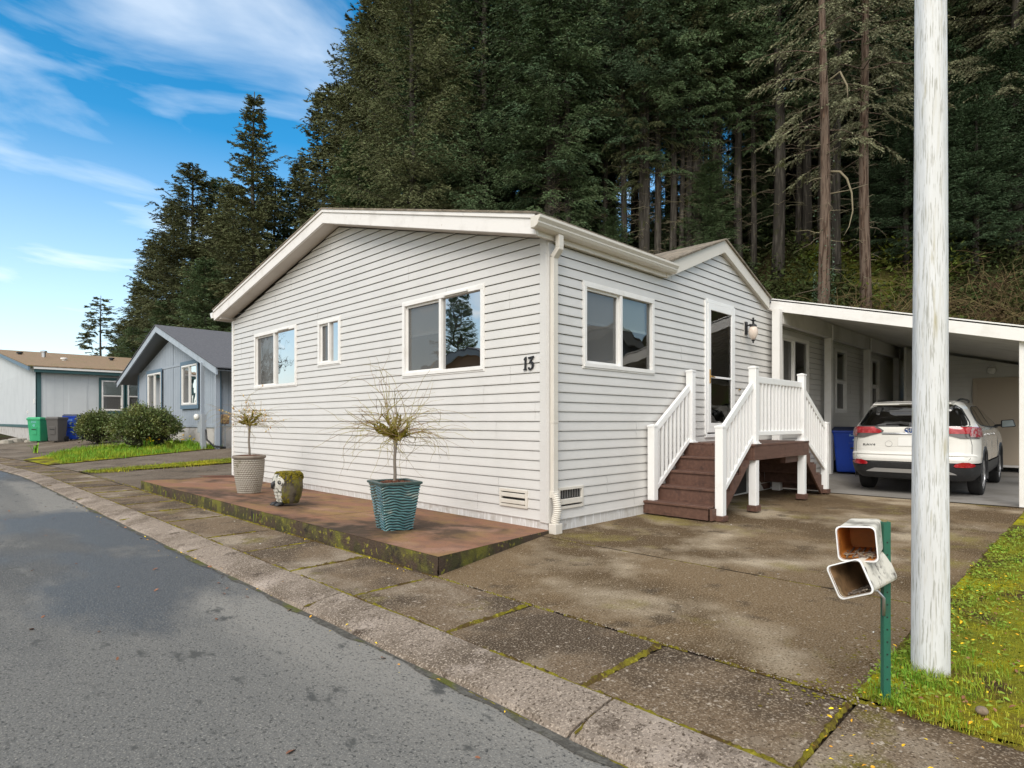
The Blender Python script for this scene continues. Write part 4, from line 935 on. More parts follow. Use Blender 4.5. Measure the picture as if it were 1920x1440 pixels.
    # side glass
    def side(name, m, poly, off, s):
        mb = MB(); n = 10; top, bot = poly; rows = []
        for k in range(6):
            t = k / 5; r = []
            for i in range(n + 1):
                u = i / n; a = Vector(top[0]).lerp(Vector(top[1]), u) if len(top) == 2 else Vector((np.interp(u, np.linspace(0, 1, len(top)), [p[0] for p in top]), np.interp(u, np.linspace(0, 1, len(top)), [p[1] for p in top]))).to_3d()
                b = Vector((np.interp(u, np.linspace(0, 1, len(bot)), [p[0] for p in bot]), np.interp(u, np.linspace(0, 1, len(bot)), [p[1] for p in bot]))).to_3d()
                a = Vector((a[0], a[1], 0)); x = lerp(a.x, b.x, t); z = gz(lerp(a.y, b.y, t)); r.append((x, s * (hw(z) + off), z))
            rows.append(r)
        mb.grid(rows).build(name, m, car, smooth=True, local=True, fix=False)
    for s in (-1, 1):
        side('window_band', 'black_plastic', ([(.72, 1.40), (1.1, 1.515), (2.0, 1.53), (2.62, 1.36), (3.30, 1.075)], [(.60, 1.20), (.90, 1.10), (1.6, 1.075), (2.6, 1.06), (3.32, 1.05)]), .003, s)
        for poly in (([(.76, 1.38), (1.02, 1.48), (1.12, 1.50)], [(.68, 1.21), (.90, 1.125), (1.14, 1.115)]), ([(1.18, 1.505), (1.6, 1.515), (1.92, 1.51)], [(1.20, 1.11), (1.6, 1.10), (1.95, 1.095)]), ([(2.0, 1.505), (2.4, 1.43), (2.9, 1.21)], [(2.03, 1.09), (2.4, 1.085), (3.10, 1.08)])):
            side('side_window', 'car_glass', poly, .008, s)
        for x in (1.16, 1.97, 2.98):
            MB().tube([(x, s * (hw(z) + .001), z) for z in (1.07, .8, .52)], .004, 5).build('seam', 'car_seam', car, local=True)
        for x in (1.28, 2.12):
            MB().bar((x, s * (hw(.96) + .03), .955), (x + .19, s * (hw(.96) + .03), .95), .022, .028).bar((x, s * (hw(.96) + .005), .955), (x + .02, s * (hw(.96) + .03), .955), .02, .03).build('door_handle', 'chrome', car, bevel=.006, local=True)
        mi = MB().hexa([(2.98, s * .97, 1.05), (3.12, s * .95, 1.05), (3.12, s * 1.17, 1.07), (3.02, s * 1.19, 1.07), (2.98, s * .97, 1.19), (3.12, s * .95, 1.19), (3.12, s * 1.13, 1.21), (3.02, s * 1.15, 1.21)]).bar((3.10, s * .86, 1.09), (3.08, s * .99, 1.10), .06, .04).build('side_mirror', 'black_plastic', car, bevel=.025, local=True)
        MB().add([(2.972, s * .985, 1.065), (3.012, s * 1.17, 1.085), (3.012, s * 1.135, 1.195), (2.972, s * .985, 1.178)], [(0, 1, 2, 3)]).build('mirror_glass', 'mirror_tint', mi, local=True, fix=False)
        MB().tube([(a, b, gz(c)) for a, b, c in [(.55, s * .585, 1.585), (.72, s * .59, 1.635), (1.0, s * .60, 1.655), (1.6, s * .60, 1.655), (2.0, s * .58, 1.635), (2.12, s * .56, 1.60)]], [.012, .018, .018, .018, .016, .012], 8).build('roof_rail', 'black_plastic', car, smooth=True, local=True)
    MB().box(.5, 4.0, -.62, .62, .20, .24).tube([(.1, -.45, .26), (.5, -.45, .26)], .035, 10).build('underbody', 'black_plastic', car, local=True)
    MB().box(.95 - .06, .95 + .06, -.7, .7, .30, .37).build('axle', 'black_plastic', car, local=True)
    return car
car = build_car()
car.location = (6.10, -1.905, .035); car.rotation_euler = (0, 0, R(1.5)); car.scale = (.95, .915, .945)

# ------------------------------------------------------------------ wheeled bins (local: front faces +x)
def make_bin(name, label, m, lid, group, text=False, W=.60, D=.62, H=.98):
    b = thing(name, label, 'bin', group=group)
    mb = MB(); w0, w1, d0, d1 = W * .40, W * .48, D * .38, D * .49
    mb.hexa([(-d0, -w0, .04), (d0, -w0, .04), (d0, w0, .04), (-d0, w0, .04), (-d1, -w1, H - .08), (d1, -w1, H - .08), (d1, w1, H - .08), (-d1, w1, H - .08)]).build('body', m, b, bevel=.03, local=True)
    MB().box(-d1 - .015, d1 + .015, -w1 - .015, w1 + .015, H - .12, H - .07).build('rim_band', m, b, bevel=.012, local=True)
    MB().hexa([(-d1 - .03, -w1 - .025, H - .069), (d1 + .035, -w1 - .025, H - .069), (d1 + .035, w1 + .025, H - .069), (-d1 - .03, w1 + .025, H - .069), (-d1, -w1, H - .02), (d1 - .03, -w1 + .02, H), (d1 - .03, w1 - .02, H), (-d1, w1, H - .02)]).build('lid', lid, b, bevel=.012, local=True)
    fx = lambda z: lerp(d0, d1, (z - .04) / (H - .12))
    MB().hexa([(fx(.30) - .02, -.10, .30), (fx(.30) + .015, -.10, .30), (fx(.30) + .015, .10, .30), (fx(.30) - .02, .10, .30), (fx(.62) - .02, -.12, .62), (fx(.62) + .015, -.12, .62), (fx(.62) + .015, .12, .62), (fx(.62) - .02, .12, .62)]).build('front_panel', m, b, bevel=.01, local=True)
    MB().box(fx(.48) + .012, fx(.48) + .03, -.085, .085, .50, .53).build('lift_bar', 'black_plastic', b, bevel=.004, local=True)
    MB().tube([(-d1 - .07, -w1 * .8, H - .10), (-d1 - .07, w1 * .8, H - .10)], .014, 8).box(-d1 - .08, -d1, -w1 * .8, -w1 * .74, H - .12, H - .08).box(-d1 - .08, -d1, w1 * .74, w1 * .8, H - .12, H - .08).build('handle', m, b, local=True)
    for s in (-1, 1): MB().lathe([(.02, s * (w0 + .0)), (.11, s * (w0 + .0)), (.12, s * (w0 + .015)), (.12, s * (w0 + .045)), (.10, s * (w0 + .055)), (.03, s * (w0 + .05))], 24, (-d0 - .0, 0, .12), 'y').build('wheel', 'rubber', b, local=True)
    return b
def bin_text(b, txts, H=.98, D=.62):
    d0, d1 = D * .38, D * .49; fx = lambda z: lerp(d0, d1, (z - .04) / (H - .12))
    mb = MB()
    for t, sz, z0 in txts:
        v, f = text_mb(t, sz, .001); mb.add([(fx(z0 + p.y) + .003 + p.z, p.x, z0 + p.y) for p in v], f)
    for k in range(3):     # chasing arrows
        a = k * 2 * math.pi / 3 + math.pi / 2; c = Vector((0, .675)); r = .034
        for u, w in ((a + .25, a + 1.55),):
            p = Vector((math.cos(u), math.sin(u))) * r; q = Vector((math.cos(w), math.sin(w))) * r
            d = (q - p).normalized(); nn = Vector((-d.y, d.x)) * .008
            pts = [p + nn, p - nn, q - nn, q - nn * 2.2, q + d * .016, q + nn * 2.2, q + nn]
            mb.add([(fx(c.y + t.y) + .005, c.x + t.x, c.y + t.y) for t in pts], [tuple(range(7))])
    mb.build('lettering', 'bin_text', b, local=True, fix=False)
bb = make_bin('recycling_bin', 'blue wheeled recycling bin standing between the carport posts beside the white car', 'bin_blue', 'bin_lid', 'household wheeled bins', W=.80, D=.72, H=.93)
bin_text(bb, [('Portland', .055, .80), ('Recycles!', .055, .745), ('503-823-7202', .028, .60)], .93, .72)
bb.location = (8.60, -.50, .105); bb.rotation_euler = (0, 0, R(196))
for i, (px, v, m, lid, nm, lab) in enumerate(((74, 24.0, 'bin_green', 'bin_green', 'yard_waste_bin', 'green wheeled bin leftmost of three bins by the far grey house'), (107, 23.6, 'bin_grey', 'bin_grey', 'trash_bin', 'dark grey wheeled bin between the green bin and the far blue bin'), (139, 24.4, 'bin_blue', 'bin_lid', 'recycling_bin', 'blue wheeled bin next to the round shrubs by the far grey house'))):
    b = make_bin(nm, lab, m, lid, 'household wheeled bins', W=.54 if i != 1 else .46, H=1.0 + .05 * (i == 2)); x, y = UV((px - 960) / 1125 * v, v)
    b.location = (x, y, G(x, y)); b.rotation_euler = (0, 0, R(225 + i * 4))
    if i != 1: bin_text(b, [('Portland', .05, .82), ('Recycles!', .05, .775)], 1.0, .62)

# ------------------------------------------------------------------ planters and owl
def weeping(parent, base, h, lean, rad, nb, nt, seed, catkin=False, budmat='bud'):
    rn = random.Random(seed); bx, by, bz = base
    top = Vector((bx + lean, by, bz + h))
    pts = [Vector((bx, by, bz - .03)).lerp(top, t) + Vector((.006 * math.sin(t * 9), .005 * math.cos(t * 7), 0)) for t in np.linspace(0, 1, 9)]
    MB().tube(pts, [.019, .017, .0155, .015, .0145, .014, .0145, .017, .022], 10).build('trunk', 'bark_grey', parent, smooth=True)
    tw = MB(); buds = []; mo = MB()
    for i in range(nb):                      # mossy knuckles
        az = rn.uniform(0, 6.28); L = rn.uniform(.10, .24) * rad / .5; el = rn.uniform(.1, 1.3)
        d = Vector((math.cos(az) * math.cos(el), math.sin(az) * math.cos(el), math.sin(el) * 1.0))
        p = top.copy(); seg = [p.copy()]
        for k in range(5):
            p = p + (d + Vector((rn.uniform(-.5, .5), rn.uniform(-.5, .5), rn.uniform(-.3, .4)))) * (L / 5); seg.append(p.copy())
        mo.tube(seg, [.018] + [rn.uniform(.008, .019) for _ in range(4)] + [.004], 6)
        for q in seg[1:]:
            for _ in range(5):
                o = q + Vector([rn.gauss(0, .009) for _ in range(3)]); r = rn.uniform(.005, .011)
                mo.lathe([(.001, -r), (r, -r * .3), (r * .8, r * .5), (.001, r)], 5, o)
        for _ in range(nt // nb):
            s0 = seg[rn.randrange(1, 6)].copy(); out = (s0 - top); out = out.normalized() if out.length > .01 else Vector((0, 0, 1))
            dd = (out * .7 + Vector((rn.gauss(0, 1.0), rn.gauss(0, 1.0), rn.gauss(.10, .42)))).normalized(); l = rad * rn.uniform(.35, .85)
            def grow(q, dd, l, r0, lvl):
                sp = [q.copy()]; m = 7
                for k in range(m):
                    dd = (dd + Vector((rn.gauss(0, .20), rn.gauss(0, .20), rn.gauss(-.03 - .05 * lvl, .14)))).normalized(); q = q + dd * l / m; sp.append(q.copy())
                    for _ in range(2): buds.append((sp[-2].lerp(q, rn.random()), dd.copy()))
                    if lvl == 0 and k in (2, 4, 6) and rn.random() < .8: grow(q.copy(), (dd + Vector((rn.gauss(0, .5), rn.gauss(0, .5), rn.gauss(-.05, .4)))).normalized(), l * rn.uniform(.5, 1.15), r0 * .55, 1)
                tw.tube(sp, [lerp(r0, r0 * .35, k / m) for k in range(m + 1)], 4, cap=False)
            grow(s0, dd, l, .0040, 0)
    tw.build('twigs', 'willow_twig', parent, fix=False)
    mo.build('mossy_branches', 'moss_owl', parent, smooth=True, fix=False)
    bm_ = MB()
    for p, d in buds:
        n = Vector([rn.gauss(0, 1) for _ in range(3)]).normalized() * rn.uniform(.0016, .0032); l = rn.uniform(.003, .007); c = d.cross(n).normalized() * n.length
        bm_.add([p + n * .3, p + n * 1.3 + c * .5, p + d * l + n * 1.6, p + n * 1.3 - c * .5], [(0, 1, 2, 3), (0, 3, 1)])
    bm_.build('buds', budmat, parent, fix=False)
    if catkin:
        cm = MB()
        for p, d in rn.sample(buds, 90):
            if (p - top).length < rad * .5: continue
            r = rn.uniform(.006, .013); cm.lathe([(.001, -r * 1.6), (r, 0), (.001, r * 1.6)], 6, p)
        cm.build('catkins', 'bud_tan', parent, fix=False, smooth=True)
pz = patio_z(-1.31)
pot2 = thing('square_planter', 'square teal glazed planter with wavy ridges nearest the street corner', 'planter', (-1.30, .83, pz), 0, 'planters on the red patio')
mb = MB(); rot = Matrix.Rotation(R(-14.5), 3, 'Z'); rows = []; N = 24; RG = []
nr = 92
for i in range(nr + 1):
    t = i / nr; s = lerp(.125, .185, t ** 1.05); z = t * .44; r = []
    ph0 = lambda t: 2.5 * math.sin(t * 9)
    for side in range(4):
        for k in range(N):
            u = -1 + 2 * k / N; a = side * math.pi / 2
            wav = .013 * math.sin(u * 3.4 + side * 2.1) + .0045 * math.sin(u * 9 + side + ph0(t))
            ph = (z + wav) / .0265; rid = .0150 * (abs(math.sin(ph * math.pi)) ** .6)
            RG.append(abs(math.sin(ph * math.pi)) ** .8); cor = 1 - .02 * abs(u) ** 8; p = Vector((s * cor + rid, u * (s + rid) * cor, 0)); p = Matrix.Rotation(a, 3, 'Z') @ p; p = rot @ p; r.append((-1.30 + p.x, .83 + p.y, pz + z))
    r.append(r[0]); rows.append(r); RG.append(RG[-4 * N])
mb.grid(rows); mb.f.append(tuple(range(4 * N))); po = mb.build('body', 'ridged_glaze', pot2, smooth=True, fix=True)
ca = po.data.color_attributes.new('ridge', 'FLOAT_COLOR', 'POINT')
for k, c in enumerate(RG): ca.data[k].color = (c, c, c, 1)
def sqring(mb, s0, s1, z0, z1, cx, cy):
    for a in range(4):
        v = [(s1, -s1, z0), (s1, s1, z0), (s0, s0, z0), (s0, -s0, z0), (s1, -s1, z1), (s1, s1, z1), (s0, s0, z1), (s0, -s0, z1)]
        mb.hexa([Vector((cx, cy, 0)) + (rot @ (Matrix.Rotation(a * math.pi / 2, 3, 'Z') @ Vector(p))) for p in v])
mb = MB(); sqring(mb, .160, .208, pz + .438, pz + .462, -1.30, .83); mb.build('rim', 'dark_glaze', pot2, bevel=.005)
def soil_mound(parent, cx, cy, r, z, sq=False, m='mulch', n=60):
    mb = MB()
    mb.lathe([(r, z - .03), (r * .9, z), (r * .4, z + .018), (.001, z + .024)], 20, (cx, cy, 0)) if not sq else mb.hexa([Vector((cx, cy, 0)) + rot @ Vector(p) for p in ((-r, -r, z - .03), (r, -r, z - .03), (r, r, z - .03), (-r, r, z - .03), (-r * .9, -r * .9, z), (r * .9, -r * .9, z), (r * .9, r * .9, z), (-r * .9, r * .9, z))])
    for _ in range(n * 4):
        a = random.uniform(0, 6.28); q = r * .95 * math.sqrt(random.random()); p = Vector((cx + q * math.cos(a), cy + q * math.sin(a), z + .02 * (1 - q / r) + random.uniform(0, .012)))
        s = random.uniform(.005, .014); d = Vector([random.gauss(0, 1) for _ in range(3)]).normalized(); mb.bar(p - d * s, p + d * s, s * .9, s * .6)
    mb.build('mulch', m, parent, fix=False)
soil_mound(pot2, -1.30, .83, .165, pz + .435, True)
tree2 = thing('weeping_standard', 'leafless weeping standard with long budding twigs in the teal planter', 'small tree', (-1.30, .83, pz + .44), 0, 'small weeping trees in planters')
weeping(tree2, (-1.30, .83, pz + .44), .42, .01, .58, 18, 90, 11)
p1z = patio_z(-1.08)
pot1 = thing('round_planter', 'round pale stone planter with dimpled pattern at the far end of the patio', 'planter', (-1.09, 4.87, p1z), 0, 'planters on the red patio')
rows = []; nr, na = 150, 272
for i in range(nr + 1):
    t = i / nr; z = .51 * t; s = lerp(.142, .205, t ** .8) + .010 * math.sin(t * math.pi); r = []
    for k in range(na + 1):
        a = 2 * math.pi * k / na; row = z / .031; ri = int(row); ca = a * 34 / (2 * math.pi) + (.5 if ri % 2 else 0); du = (ca % 1) - .5; dv = (row % 1) - .5
        rr = math.sqrt(du * du + dv * dv) * 2; b = .013 * max(0, 1 - rr * rr) ** .6 if z < .495 else 0
        r.append((-1.09 + (s + b) * math.cos(a), 4.87 + (s + b) * math.sin(a), p1z + z))
    rows.append(r)
mb = MB().grid(rows); mb.f.append(tuple(range(na))); mb.build('body', 'stone_pot', pot1, smooth=True, fix=False)
MB().lathe([(.205, p1z + .505), (.224, p1z + .508), (.230, p1z + .525), (.228, p1z + .545), (.218, p1z + .553), (.195, p1z + .553), (.188, p1z + .545), (.188, p1z + .50)], 48, (-1.09, 4.87, 0)).build('rim', 'stone_rim', pot1, smooth=True)
soil_mound(pot1, -1.09, 4.87, .19, p1z + .528)
tree1 = thing('weeping_standard', 'small budding weeping tree with a mossy knot in the round stone planter', 'small tree', (-1.09, 4.87, p1z + .53), 0, 'small weeping trees in planters')
weeping(tree1, (-1.09, 4.87, p1z + .53), .47, .0, .46, 12, 60, 23, catkin=True)
# owl
ox, oy = -1.30, 3.12; oz = patio_z(ox)
owl = thing('owl_statue', 'mossy concrete owl garden stool facing the street between the two planters', 'garden statue', (ox, oy, oz), 0)
OS = lambda z: float(np.interp(z, [.03, .08, .15, .22, .28, .34, .38, .41], [.112, .132, .152, .164, .168, .164, .154, .135]))
mb = MB(); rows = []
for i in range(49):
    t = i / 48; z = .03 + t * .375; s = OS(z); r = []
    for k in range(73):
        a = 2 * math.pi * k / 72; fa = abs((a - math.pi + math.pi) % (2 * math.pi) - math.pi)     # angle from the face direction (-x)
        fr = max(0, math.cos(fa)); 
        bump = 0
        if fr > .35 and t < .62:
            fz = z / .045; fy = math.sin(fa) * (1 if (a % (2 * math.pi)) < math.pi else -1) / .24
            bump = .010 * abs(math.sin((fz + .5 * (int(fz) % 2)) * math.pi)) * abs(math.cos(fy * math.pi))
        wing = .018 * sm((fa - .75) * 5) * (1 - sm((fa - 2.4) * 4)) * math.sin(math.pi * cl(t * 1.1)) ** .5
        fl = .0035 * math.sin(fa * 34 + t * 3) * sm((fa - .9) * 5)
        r.append((ox - (s + bump + wing + fl) * math.cos(a) * 1.0, oy + (s + bump + wing + fl) * math.sin(a), oz + z))
    rows.append(r)
mb.grid(rows); n0 = 48 * 73
mb.add([(p[0], p[1], p[2]) for p in rows[-1][:-1]] + [(lerp(ox, p[0], .6), lerp(oy, p[1], .6), oz + .412 + random.uniform(0, .008)) for p in rows[-1][:-1]] + [(ox, oy, oz + .416)], [(i, (i + 1) % 72, 72 + (i + 1) % 72, 72 + i) for i in range(72)] + [(72 + i, 72 + (i + 1) % 72, 144) for i in range(72)])
mb.f.append(tuple(range(72))); ob = mb.build('body', 'owl_stone', owl, smooth=True, fix=False)
fm = MB(); rows = []
for i in range(30):
    t = i / 29; z = .05 + t * .34; r = []
    s = OS(z)
    for k in range(29):
        fa = lerp(-.80, .80, k / 28) * math.sin(math.pi * cl(.12 + t * .80)) ** .35
        fz = z / .042; fy = fa / .26; b = .012 * abs(math.sin(fz * math.pi)) * abs(math.cos((fy + .5 * (int(fz) % 2)) * math.pi)) if t < .58 else .004
        r.append((ox - (s + .006 + b) * math.cos(fa), oy + (s + .006 + b) * math.sin(fa), oz + z))
    rows.append(r)
fm.grid(rows).build('breast', 'owl_face', owl, smooth=True, fix=False)
for s in (-1, 1):
    a = s * .52; d = Vector((-math.cos(a), math.sin(a), 0)); c = Vector((ox, oy, oz + .295)) + d * .172; q = d.to_track_quat('Z', 'Y').to_matrix()
    def disc(prof, m, nm, par):
        mb = MB().lathe(prof, 28, (0, 0, 0)); mb.v = [c + q @ p for p in mb.v]; return mb.build(nm, m, par, smooth=True)
    e = disc([(.062, -.02), (.064, .004), (.056, .012), (.050, .005), (.042, .005), (.040, .014), (.030, .016), (.026, .006), (.012, .008), (.012, .016), (.001, .018)], 'owl_face', 'eye', owl)
    disc([(.0245, .0072), (.024, .0092), (.0125, .0094)], 'black_plastic', 'eye_ring', e); disc([(.0105, .017), (.008, .0195), (.001, .0205)], 'black_plastic', 'pupil', e)
MB().tube([(ox - .165, oy, oz + .30), (ox - .20, oy, oz + .275), (ox - .205, oy, oz + .235), (ox - .185, oy, oz + .215)], [.022, .026, .018, .004], 8).build('beak', 'black_plastic', owl, smooth=True)
mb = MB()
for s in (-1, 1):
    for k in (-1, 0, 1): mb.tube([(ox - .10, oy + s * .06, oz + .035), (ox - .165, oy + s * .06 + k * .022, oz + .03), (ox - .195, oy + s * .06 + k * .026, oz + .012)], [.024, .017, .010], 8)
mb.build('feet', 'black_plastic', owl, smooth=True)
mb = MB()
for _ in range(1500):
    a = random.uniform(0, 6.28); fa = abs((a + math.pi) % (2 * math.pi) - math.pi)
    t = random.random()
    if t < .45: q = .14 * math.sqrt(random.random()); p = Vector((ox - q * math.cos(a), oy + q * math.sin(a), oz + .408))
    else:
        z = .40 - abs(random.gauss(0, .07 if .5 < fa < 2.2 else .03)); 
        if fa < .45: continue
        if random.random() < .25: z = random.uniform(.04, .16); a = random.choice((-1, 1)) * random.uniform(.6, 1.2)
        s = OS(max(z, .05)) + .006; p = Vector((ox - s * math.cos(a), oy + s * math.sin(a), oz + max(z, .04)))
    r = random.uniform(.005, .014); mb.lathe([(.001, -r), (r, -r * .3), (r * .8, r * .5), (.001, r)], 6, p)
mb.build('moss', 'moss_owl', owl, smooth=True, fix=False)

# ------------------------------------------------------------------ pole, green post with newspaper tubes
x, y = -1.355, -3.49
pole = thing('utility_pole', 'thick weathered white painted pole standing in the grass by the driveway', 'pole', (x, y, 0))
rows = []
for i in range(60):
    z = lerp(-.1, 8.5, (i / 59) ** 1.0); r0 = .0740 - .0046 * z
    rows.append([(x + (r0 + .0012 * math.sin(a * 7 + z * 2)) * math.cos(a), y + (r0 + .0012 * math.sin(a * 7 + z * 2)) * math.sin(a), z) for a in np.linspace(0, 2 * math.pi, 49)])
MB().grid(rows).build('shaft', 'pole_paint', pole, smooth=True, fix=False)
MB().lathe([(.036, 8.45), (.04, 8.47), (.03, 8.52), (.001, 8.54)], 20, (x, y, 0)).build('cap', 'steel', pole)
rt = Vector((sA, -cA, 0)); fw = Vector((cA, sA, 0))
gp_ = thing('green_post', 'green steel U-channel post by the driveway carrying two newspaper tubes', 'post', (-1.83, -3.43, 0))
o0 = Vector((-1.835, -3.43, 0)); mb = MB()
def P3(r, f, z): return o0 + rt * r + fw * f + Vector((0, 0, z))
def ubox(mb, r0, r1, f0, f1, z0, z1): mb.hexa([P3(r0, f0, z0), P3(r1, f0, z0), P3(r1, f1, z0), P3(r0, f1, z0), P3(r0, f0, z1), P3(r1, f0, z1), P3(r1, f1, z1), P3(r0, f1, z1)])
ubox(mb, -.011, .011, 0, .004, -.1, .735); ubox(mb, -.014, -.0112, 0, .022, -.1, .735); ubox(mb, .0112, .014, 0, .022, -.1, .735)
mb.build('channel', 'green_steel', gp_)
for z in np.arange(.10, .70, .05):
    mb = MB(); ubox(mb, -.003, .003, -.0006, .0003, z, z + .006); mb.build('punched_hole', 'black_metal', gp_)
def news_tube(cpx, v, z, w, h, L, yaw, roll, inner, lab):
    """opening centre given in right/forward/up metres from the post"""
    T = thing('newspaper_tube', lab, 'newspaper tube', (0, 0, 0), 1e-9, 'newspaper tubes on the green post')
    M = Matrix.Rotation(yaw, 4, 'Z') @ Matrix.Rotation(roll, 4, 'Y')
    def ring(s, y, t=0):
        pts = []; hw_, hh = w / 2 * s - t, h / 2 * s - t; rr = .018
        for cx_, cz_, a0 in ((hw_ - rr, hh - rr, 0), (-hw_ + rr, hh - rr, 90), (-hw_ + rr, -hh + rr, 180), (hw_ - rr, -hh + rr, 270)):
            for k in range(5): a = R(a0 + k * 22.5); pts.append((cx_ + rr * math.cos(a), y, cz_ + rr * math.sin(a)))
        pts.append(pts[0]); return pts
    o = MB().grid([ring(1.0, 0), ring(.985, .02), ring(.95, L * .6), ring(.93, L - .01), ring(.88, L)]); n = len(o.v); o.f.append(tuple(range(n - 21, n - 1)))
    ob = o.build('shell', 'tube_out', T, smooth=False, fix=False, local=True)
    i_ = MB().grid([ring(1.0, 0, .004), ring(.985, .02, .004), ring(.95, L * .6, .004), ring(.93, L - .012, .004)]); n = len(i_.v); i_.f.append(tuple(range(n - 21, n - 1)))
    i_.build('lining', inner, T, fix=False, local=True)
    MB().grid([ring(1.012, .005), ring(1.018, -.003), ring(1.0, -.004, .003), ring(.99, .008, .004)]).build('lip', 'vinyl', T, fix=False, local=True)
    rb = MB()
    for k in range(5): xx = lerp(-w * .32, w * .32, k / 4); rb.bar((xx, .03, -h / 2 + .010), (xx * .95, L * .8, -h * .475 + .010), .004, .006)
    rb.build('floor_ribs', 'stone_rim', T, local=True)
    lt = MB()
    for _ in range(26): xx, yy = random.uniform(-w * .4, w * .4), random.uniform(.02, L * .7); lt.bar((xx, yy, -h / 2 + .014), (xx + random.uniform(-.02, .02), yy + .015, -h / 2 + .015), .007, .003)
    lt.build('litter', 'pebble', T, local=True)
    T.rotation_euler = (M.to_euler()); T.location = P3(*cpx) + Vector((0, 0, z - cpx[2])); return T
yb = A0 - math.pi / 2            # local +y looks along the camera's forward
news_tube((-.192, -.12, 0), 0, .672, .134, .132, .28, yb - R(37), R(-5) * 1, 'tube_orange', 'upper newspaper tube with an orange inside, stained white plastic')
news_tube((-.224, -.13, 0), 0, .540, .132, .130, .28, yb - R(50), R(-24), 'tube_brown', 'lower newspaper tube, tilted and open toward the street with a brown inside')
mb = MB(); mb.tube([P3(-.09, .02, .60), P3(-.04, -.01, .60), P3(-.012, .0, .56)], .006, 8); mb.tube([P3(-.09, .03, .455), P3(-.04, .0, .46), P3(-.014, .0, .43), P3(-.014, .0, .36)], .006, 8); mb.build('bracket', 'steel', gp_, smooth=True)

# ------------------------------------------------------------------ neighbouring houses
bx, by0, by1, bz = 2.28, 15.85, 25.17, .30
nb = thing('neighbor_house', 'blue grey panelled house with a steep front gable and dark shingles beyond the round shrubs', 'house', (bx, 20, 0))
pk = 20.43; ew = 3.15
def gtop(y): return 4.28 - (4.28 - 3.12) * abs(y - pk) / 4.6
MB().prism([(by0, .97), (by1, .97), (by1, gtop(by1)), (pk, 4.28), (by0, gtop(by0))], 'x', bx, bx + .1).box(bx + .1, bx + 14, by0, by0 + .1, .97, 3.1).build('wall', 'blue_siding', nb)
MB().box(bx + .012, bx + .1, by0 + .01, by1, bz - .1, .969).box(bx + .1, bx + 14, by0 + .012, by0 + .1, bz - .1, .969).build('foundation', 'found_white', nb)
mb = MB()
y = by0 + .12
while y < by1:
    mb.box(bx - .001, bx + .004, y, y + .022, 1.05, gtop(y) - .04); y += .2
y = bx + .3
while y < bx + 13: mb.box(y, y + .022, by0 - .001, by0 + .004, 1.05, 3.05); y += .2
mb.build('panel_grooves', 'blue_groove', nb)
MB().box(bx - .018, bx - .0015, by0 + .18, by1 - .0, .94, 1.03).box(bx - .017, bx - .0015, pk - .03, pk + .03, 1.03, 4.22).box(bx - .0175, bx - .0015, by0 + .6, pk - .03, 3.13, 3.19).box(bx - .0175, bx - .0015, pk + .03, by1 - .1, 3.13, 3.19).build('battens', 'blue_siding', nb)
MB().box(bx - .03, bx + .08, by0 - .03, by0 + .17, .30, 3.14).box(bx - .03, bx, by1 - .08, by1 + .02, .94, 3.1).build('corner_board', 'blue_trim', nb)
MB().box(bx - .55, bx - .45, by0 - .12, by0 - .02, .2, 2.95).build('downspout', 'blue_siding', nb)
e0, e1 = 14.6, 26.6
def bt(y): return 4.66 - .312 * abs(y - 20.75)
mb = MB().prism([(e0, bt(e0) - .22), (20.75, bt(20.75) - .24), (20.75, bt(20.75)), (e0, bt(e0))], 'x', bx - .50, bx - .45).prism([(20.751, bt(20.75) - .24), (e1, bt(e1) - .22), (e1, bt(e1)), (20.751, bt(20.75))], 'x', bx - .50, bx - .45); mb.build('rake_board', 'blue_fascia', nb)
MB().prism([(e0, bt(e0) - .10), (20.75, bt(20.75) - .10), (20.75, bt(20.75) - .07), (e0, bt(e0) - .07)], 'x', bx - .449, bx + 14).prism([(20.751, bt(20.75) - .10), (e1, bt(e1) - .10), (e1, bt(e1) - .07), (20.751, bt(20.75) - .07)], 'x', bx - .449, bx + 14).build('soffit', 'blue_eave', nb)
MB().prism([(e0 - .1, bt(e0 - .1)), (20.75, bt(20.75)), (20.75, bt(20.75) + .03), (e0 - .1, bt(e0 - .1) + .03)], 'x', bx - .53, bx + 14).build('roof', 'shingle_dark', nb)
MB().prism([(20.751, bt(20.75)), (e1 + .1, bt(e1 + .1)), (e1 + .1, bt(e1 + .1) + .03), (20.751, bt(20.75) + .03)], 'x', bx - .53, bx + 14).build('roof', 'shingle_dark', nb)
MB().box(bx + 1.2, bx + 1.6, 17.2, 17.6, bt(17.4), bt(17.4) + .12).box(bx + 1.15, bx + 1.65, 17.15, 17.65, bt(17.4) + .12, bt(17.4) + .16).build('roof_vent', 'black_metal', nb)
MB().box(bx + .1, bx + 14, e0 - .02, e0 + .04, bt(e0) - .15, bt(e0)).build('gutter', 'blue_fascia', nb)
PN = lambda a, o, z: (bx - o - .056, -a, z)
for oo in ((-23.55, -21.75, 1.35, 3.02), (-19.25, -17.65, 1.72, 3.08)):
    window(nb, PN, oo, blind=0, right_glass='sky_glass', left_glass='screened_glass', casing=.13, cm='blue_trim', shallow=True, room='room')
